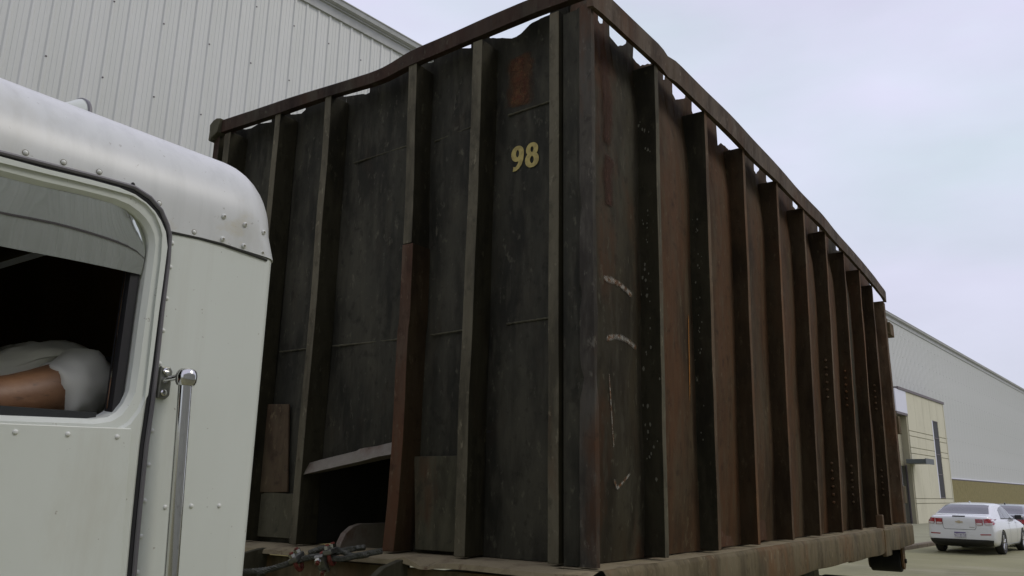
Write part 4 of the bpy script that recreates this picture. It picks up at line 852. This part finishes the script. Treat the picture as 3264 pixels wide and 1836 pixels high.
    for sd_ in ('s', 'l'):
        patch('side_window', [(.22, kk(1.03)), (.70, kk(.995)), (.66, kk(1.30)), (.47, kk(1.25))], sd_, 'carglass'); patch('side_window', [(.76, kk(.99)), (1.50, kk(.985)), (1.44, kk(1.385)), (.72, kk(1.32))], sd_, 'carglass'); patch('side_window', [(1.56, kk(.985)), (2.42, kk(.985)), (2.10, kk(1.24)), (1.75, kk(1.36)), (1.50, kk(1.385))], sd_, 'carglass')
        patch('window_trim', [(.18, kk(1.0)), (2.5, kk(.955)), (2.5, kk(.98)), (.18, kk(1.025))], sd_, 'blackplastic', lift=.005)
        for hx_ in (1.02, 1.95): patch('door_handle', [(hx_, .86), (hx_+.17, .855), (hx_+.17, .885), (hx_, .89)], sd_, paint, lift=.022)
        for hx_ in (.92, 1.90): patch('door_seam', [(hx_, .30), (hx_+.012, .30), (hx_+.03, .93), (hx_+.018, .93)], sd_, 'gap', lift=.002)
        patch('sill_trim', [(.45, .20), (2.3, .20), (2.3, .27), (.45, .27)], sd_, paint, lift=.02)
    patch('windscreen', [(-.60, kk(1.05)), (.60, kk(1.05)), (.50, kk(1.38)), (-.50, kk(1.38))], 'f', 'carglass')
    bp = patch('bumper_valance', [(-.80, .26), (-.55, .20), (.55, .20), (.80, .26), (.84, .42), (.70, .43), (-.70, .43), (-.84, .42)], 'r', 'blackplastic', lift=.008)
    if lamps == 'split':
        for s in (1, -1):
            o = patch('tail_lamp', [(s*.44, 0.865), (s*.47, 0.835), (s*.62, 0.835), (s*.635, 1.005), (s*.435, 1.005)], 'r', 'redlens', lift=.016, step=.05); patch('reverse_lens', [(s*.455, 0.860), (s*.475, 0.843), (s*.60, 0.843), (s*.605, 0.897), (s*.46, 0.897)], 'r', 'clearlens', lift=.021, par=o)
            o = patch('tail_lamp', [(s*.66, 0.875), (s*.69, 0.845), (s*.87, 0.855), (s*.90, 1.025), (s*.645, 1.010)], 'r', 'redlens', lift=.016, step=.05); patch('reverse_lens', [(s*.675, 0.865), (s*.70, 0.853), (s*.84, 0.860), (s*.845, 0.900), (s*.675, 0.900)], 'r', 'clearlens', lift=.021, par=o)
            patch('rear_reflector', [(s*.52, 0.585), (s*.54, 0.555), (s*.80, 0.565), (s*.80, 0.595)], 'r', 'redlens', lift=.008)
        patch('boot_seam', [(-.46, 1.0), (-.44, .75), (-.40, .70), (.40, .70), (.44, .75), (.46, 1.0), (.45, 1.0), (.43, .755), (.395, .71), (-.395, .71), (-.43, .755), (-.45, 1.0)], 'r', 'gap', lift=.002)
        patch('brake_light', [(-.17, 1.085), (.17, 1.085), (.17, 1.055), (-.17, 1.055)], 'r', 'blackplastic', lift=.01)
        patch('emblem', [(-.10, .935), (-.035, .935), (-.035, .952), (.035, .952), (.035, .935), (.105, .935), (.09, .895), (.035, .895), (.035, .878), (-.035, .878), (-.035, .895), (-.11, .895)], 'r', 'brass', lift=.012)
        patch('boot_lettering', [(-.40, .765), (-.26, .765), (-.26, .78), (-.40, .78)], 'r', 'rim', lift=.008)
        rc = patch('plate_recess', [(-.34, .45), (.34, .45), (.27, .625), (.22, .64), (-.22, .64), (-.27, .625)], 'r', paint, lift=-.0+.003)
        pl = patch('licence_plate', [(-.155, .475), (.155, .475), (.155, .63), (-.155, .63)], 'r', 'plate', lift=.022); patch('plate_band', [(-.15, .60), (.15, .60), (.15, .626), (-.15, .626)], 'r', 'purple', lift=.025, par=pl)
    else:
        for s in (1, -1): patch('tail_lamp', [(s*.36, .84), (s*.40, .77), (s*.84, .77), (s*.88, .85), (s*.80, .90), (s*.45, .90)], 'r', 'redlens', lift=.016, step=.05)
        patch('brake_light', [(-.17, 1.085), (.17, 1.085), (.17, 1.055), (-.17, 1.055)], 'r', 'blackplastic', lift=.01)
        patch('licence_plate', [(-.155, .55), (.155, .55), (.155, .70), (-.155, .70)], 'r', 'plate', lift=.012)
    # roof aerial
    mb = MB(); mb.prism([(-.02, 0), (.10, 0), (.0, .055), (-.02, .05)], lambda u, v, q: (x0+1.52+u, q, Hc-.005+v), -.018, .018); obj('roof_aerial', mb, paint, c, bevel=.004)
    for sy in (-1, 1):
        mb = MB(); mb.box((2.05, sy*h*.93, .97), (2.14, sy*(h+.12), 1.10)); mm_ = obj('door_mirror', mb, 'blackplastic', c, bevel=.02)
        for wx in (0, wb):
            wy = sy*(h-.115)
            mb = MB(); mb.lathe([(.22, -.10), (.30, -.11), (.33, -.09), (.335, -.04), (.335, .04), (.33, .09), (.30, .11), (.235, .10)], (wx, wy, .335), (0, 1, 0), 32); wh_ = obj('wheel', mb, 'tyre', c, smooth=True)
            rm = MB(); rm.lathe([(.235, .0), (.238, .098), (.225, .098), (.215, .03), (.0001, .03)], (wx, wy, .335), (0, sy, 0), 24); rm.lathe([(.05, .09), (.04, .10), (.0001, .10)], (wx, wy, .335), (0, sy, 0), 12)
            for q in range(5):
                a = q*2*PI/5+.3
                for da in (-.16, .16):
                    p0 = Vector((wx+.03*math.cos(a), wy+sy*.085, .335+.03*math.sin(a))); p1 = Vector((wx+.228*math.cos(a+da), wy+sy*.085, .335+.228*math.sin(a+da))); rm.tube([p0, p1], [.02, .014], 6)
            obj('rim', rm, 'rim', wh_)
    return c
sedan('sedan_car', (28.85, 2.85, 0), R(-7.5), 'carwhite', 'white four-door sedan with split red tail lamps parked beside the kerb', None)
sedan('sedan_car', (34.2, 2.25, 0), R(-7.5), 'cardark', 'dark grey low sedan parked ahead of the white sedan at the right edge', None, Hc=1.40, lamps='wide')
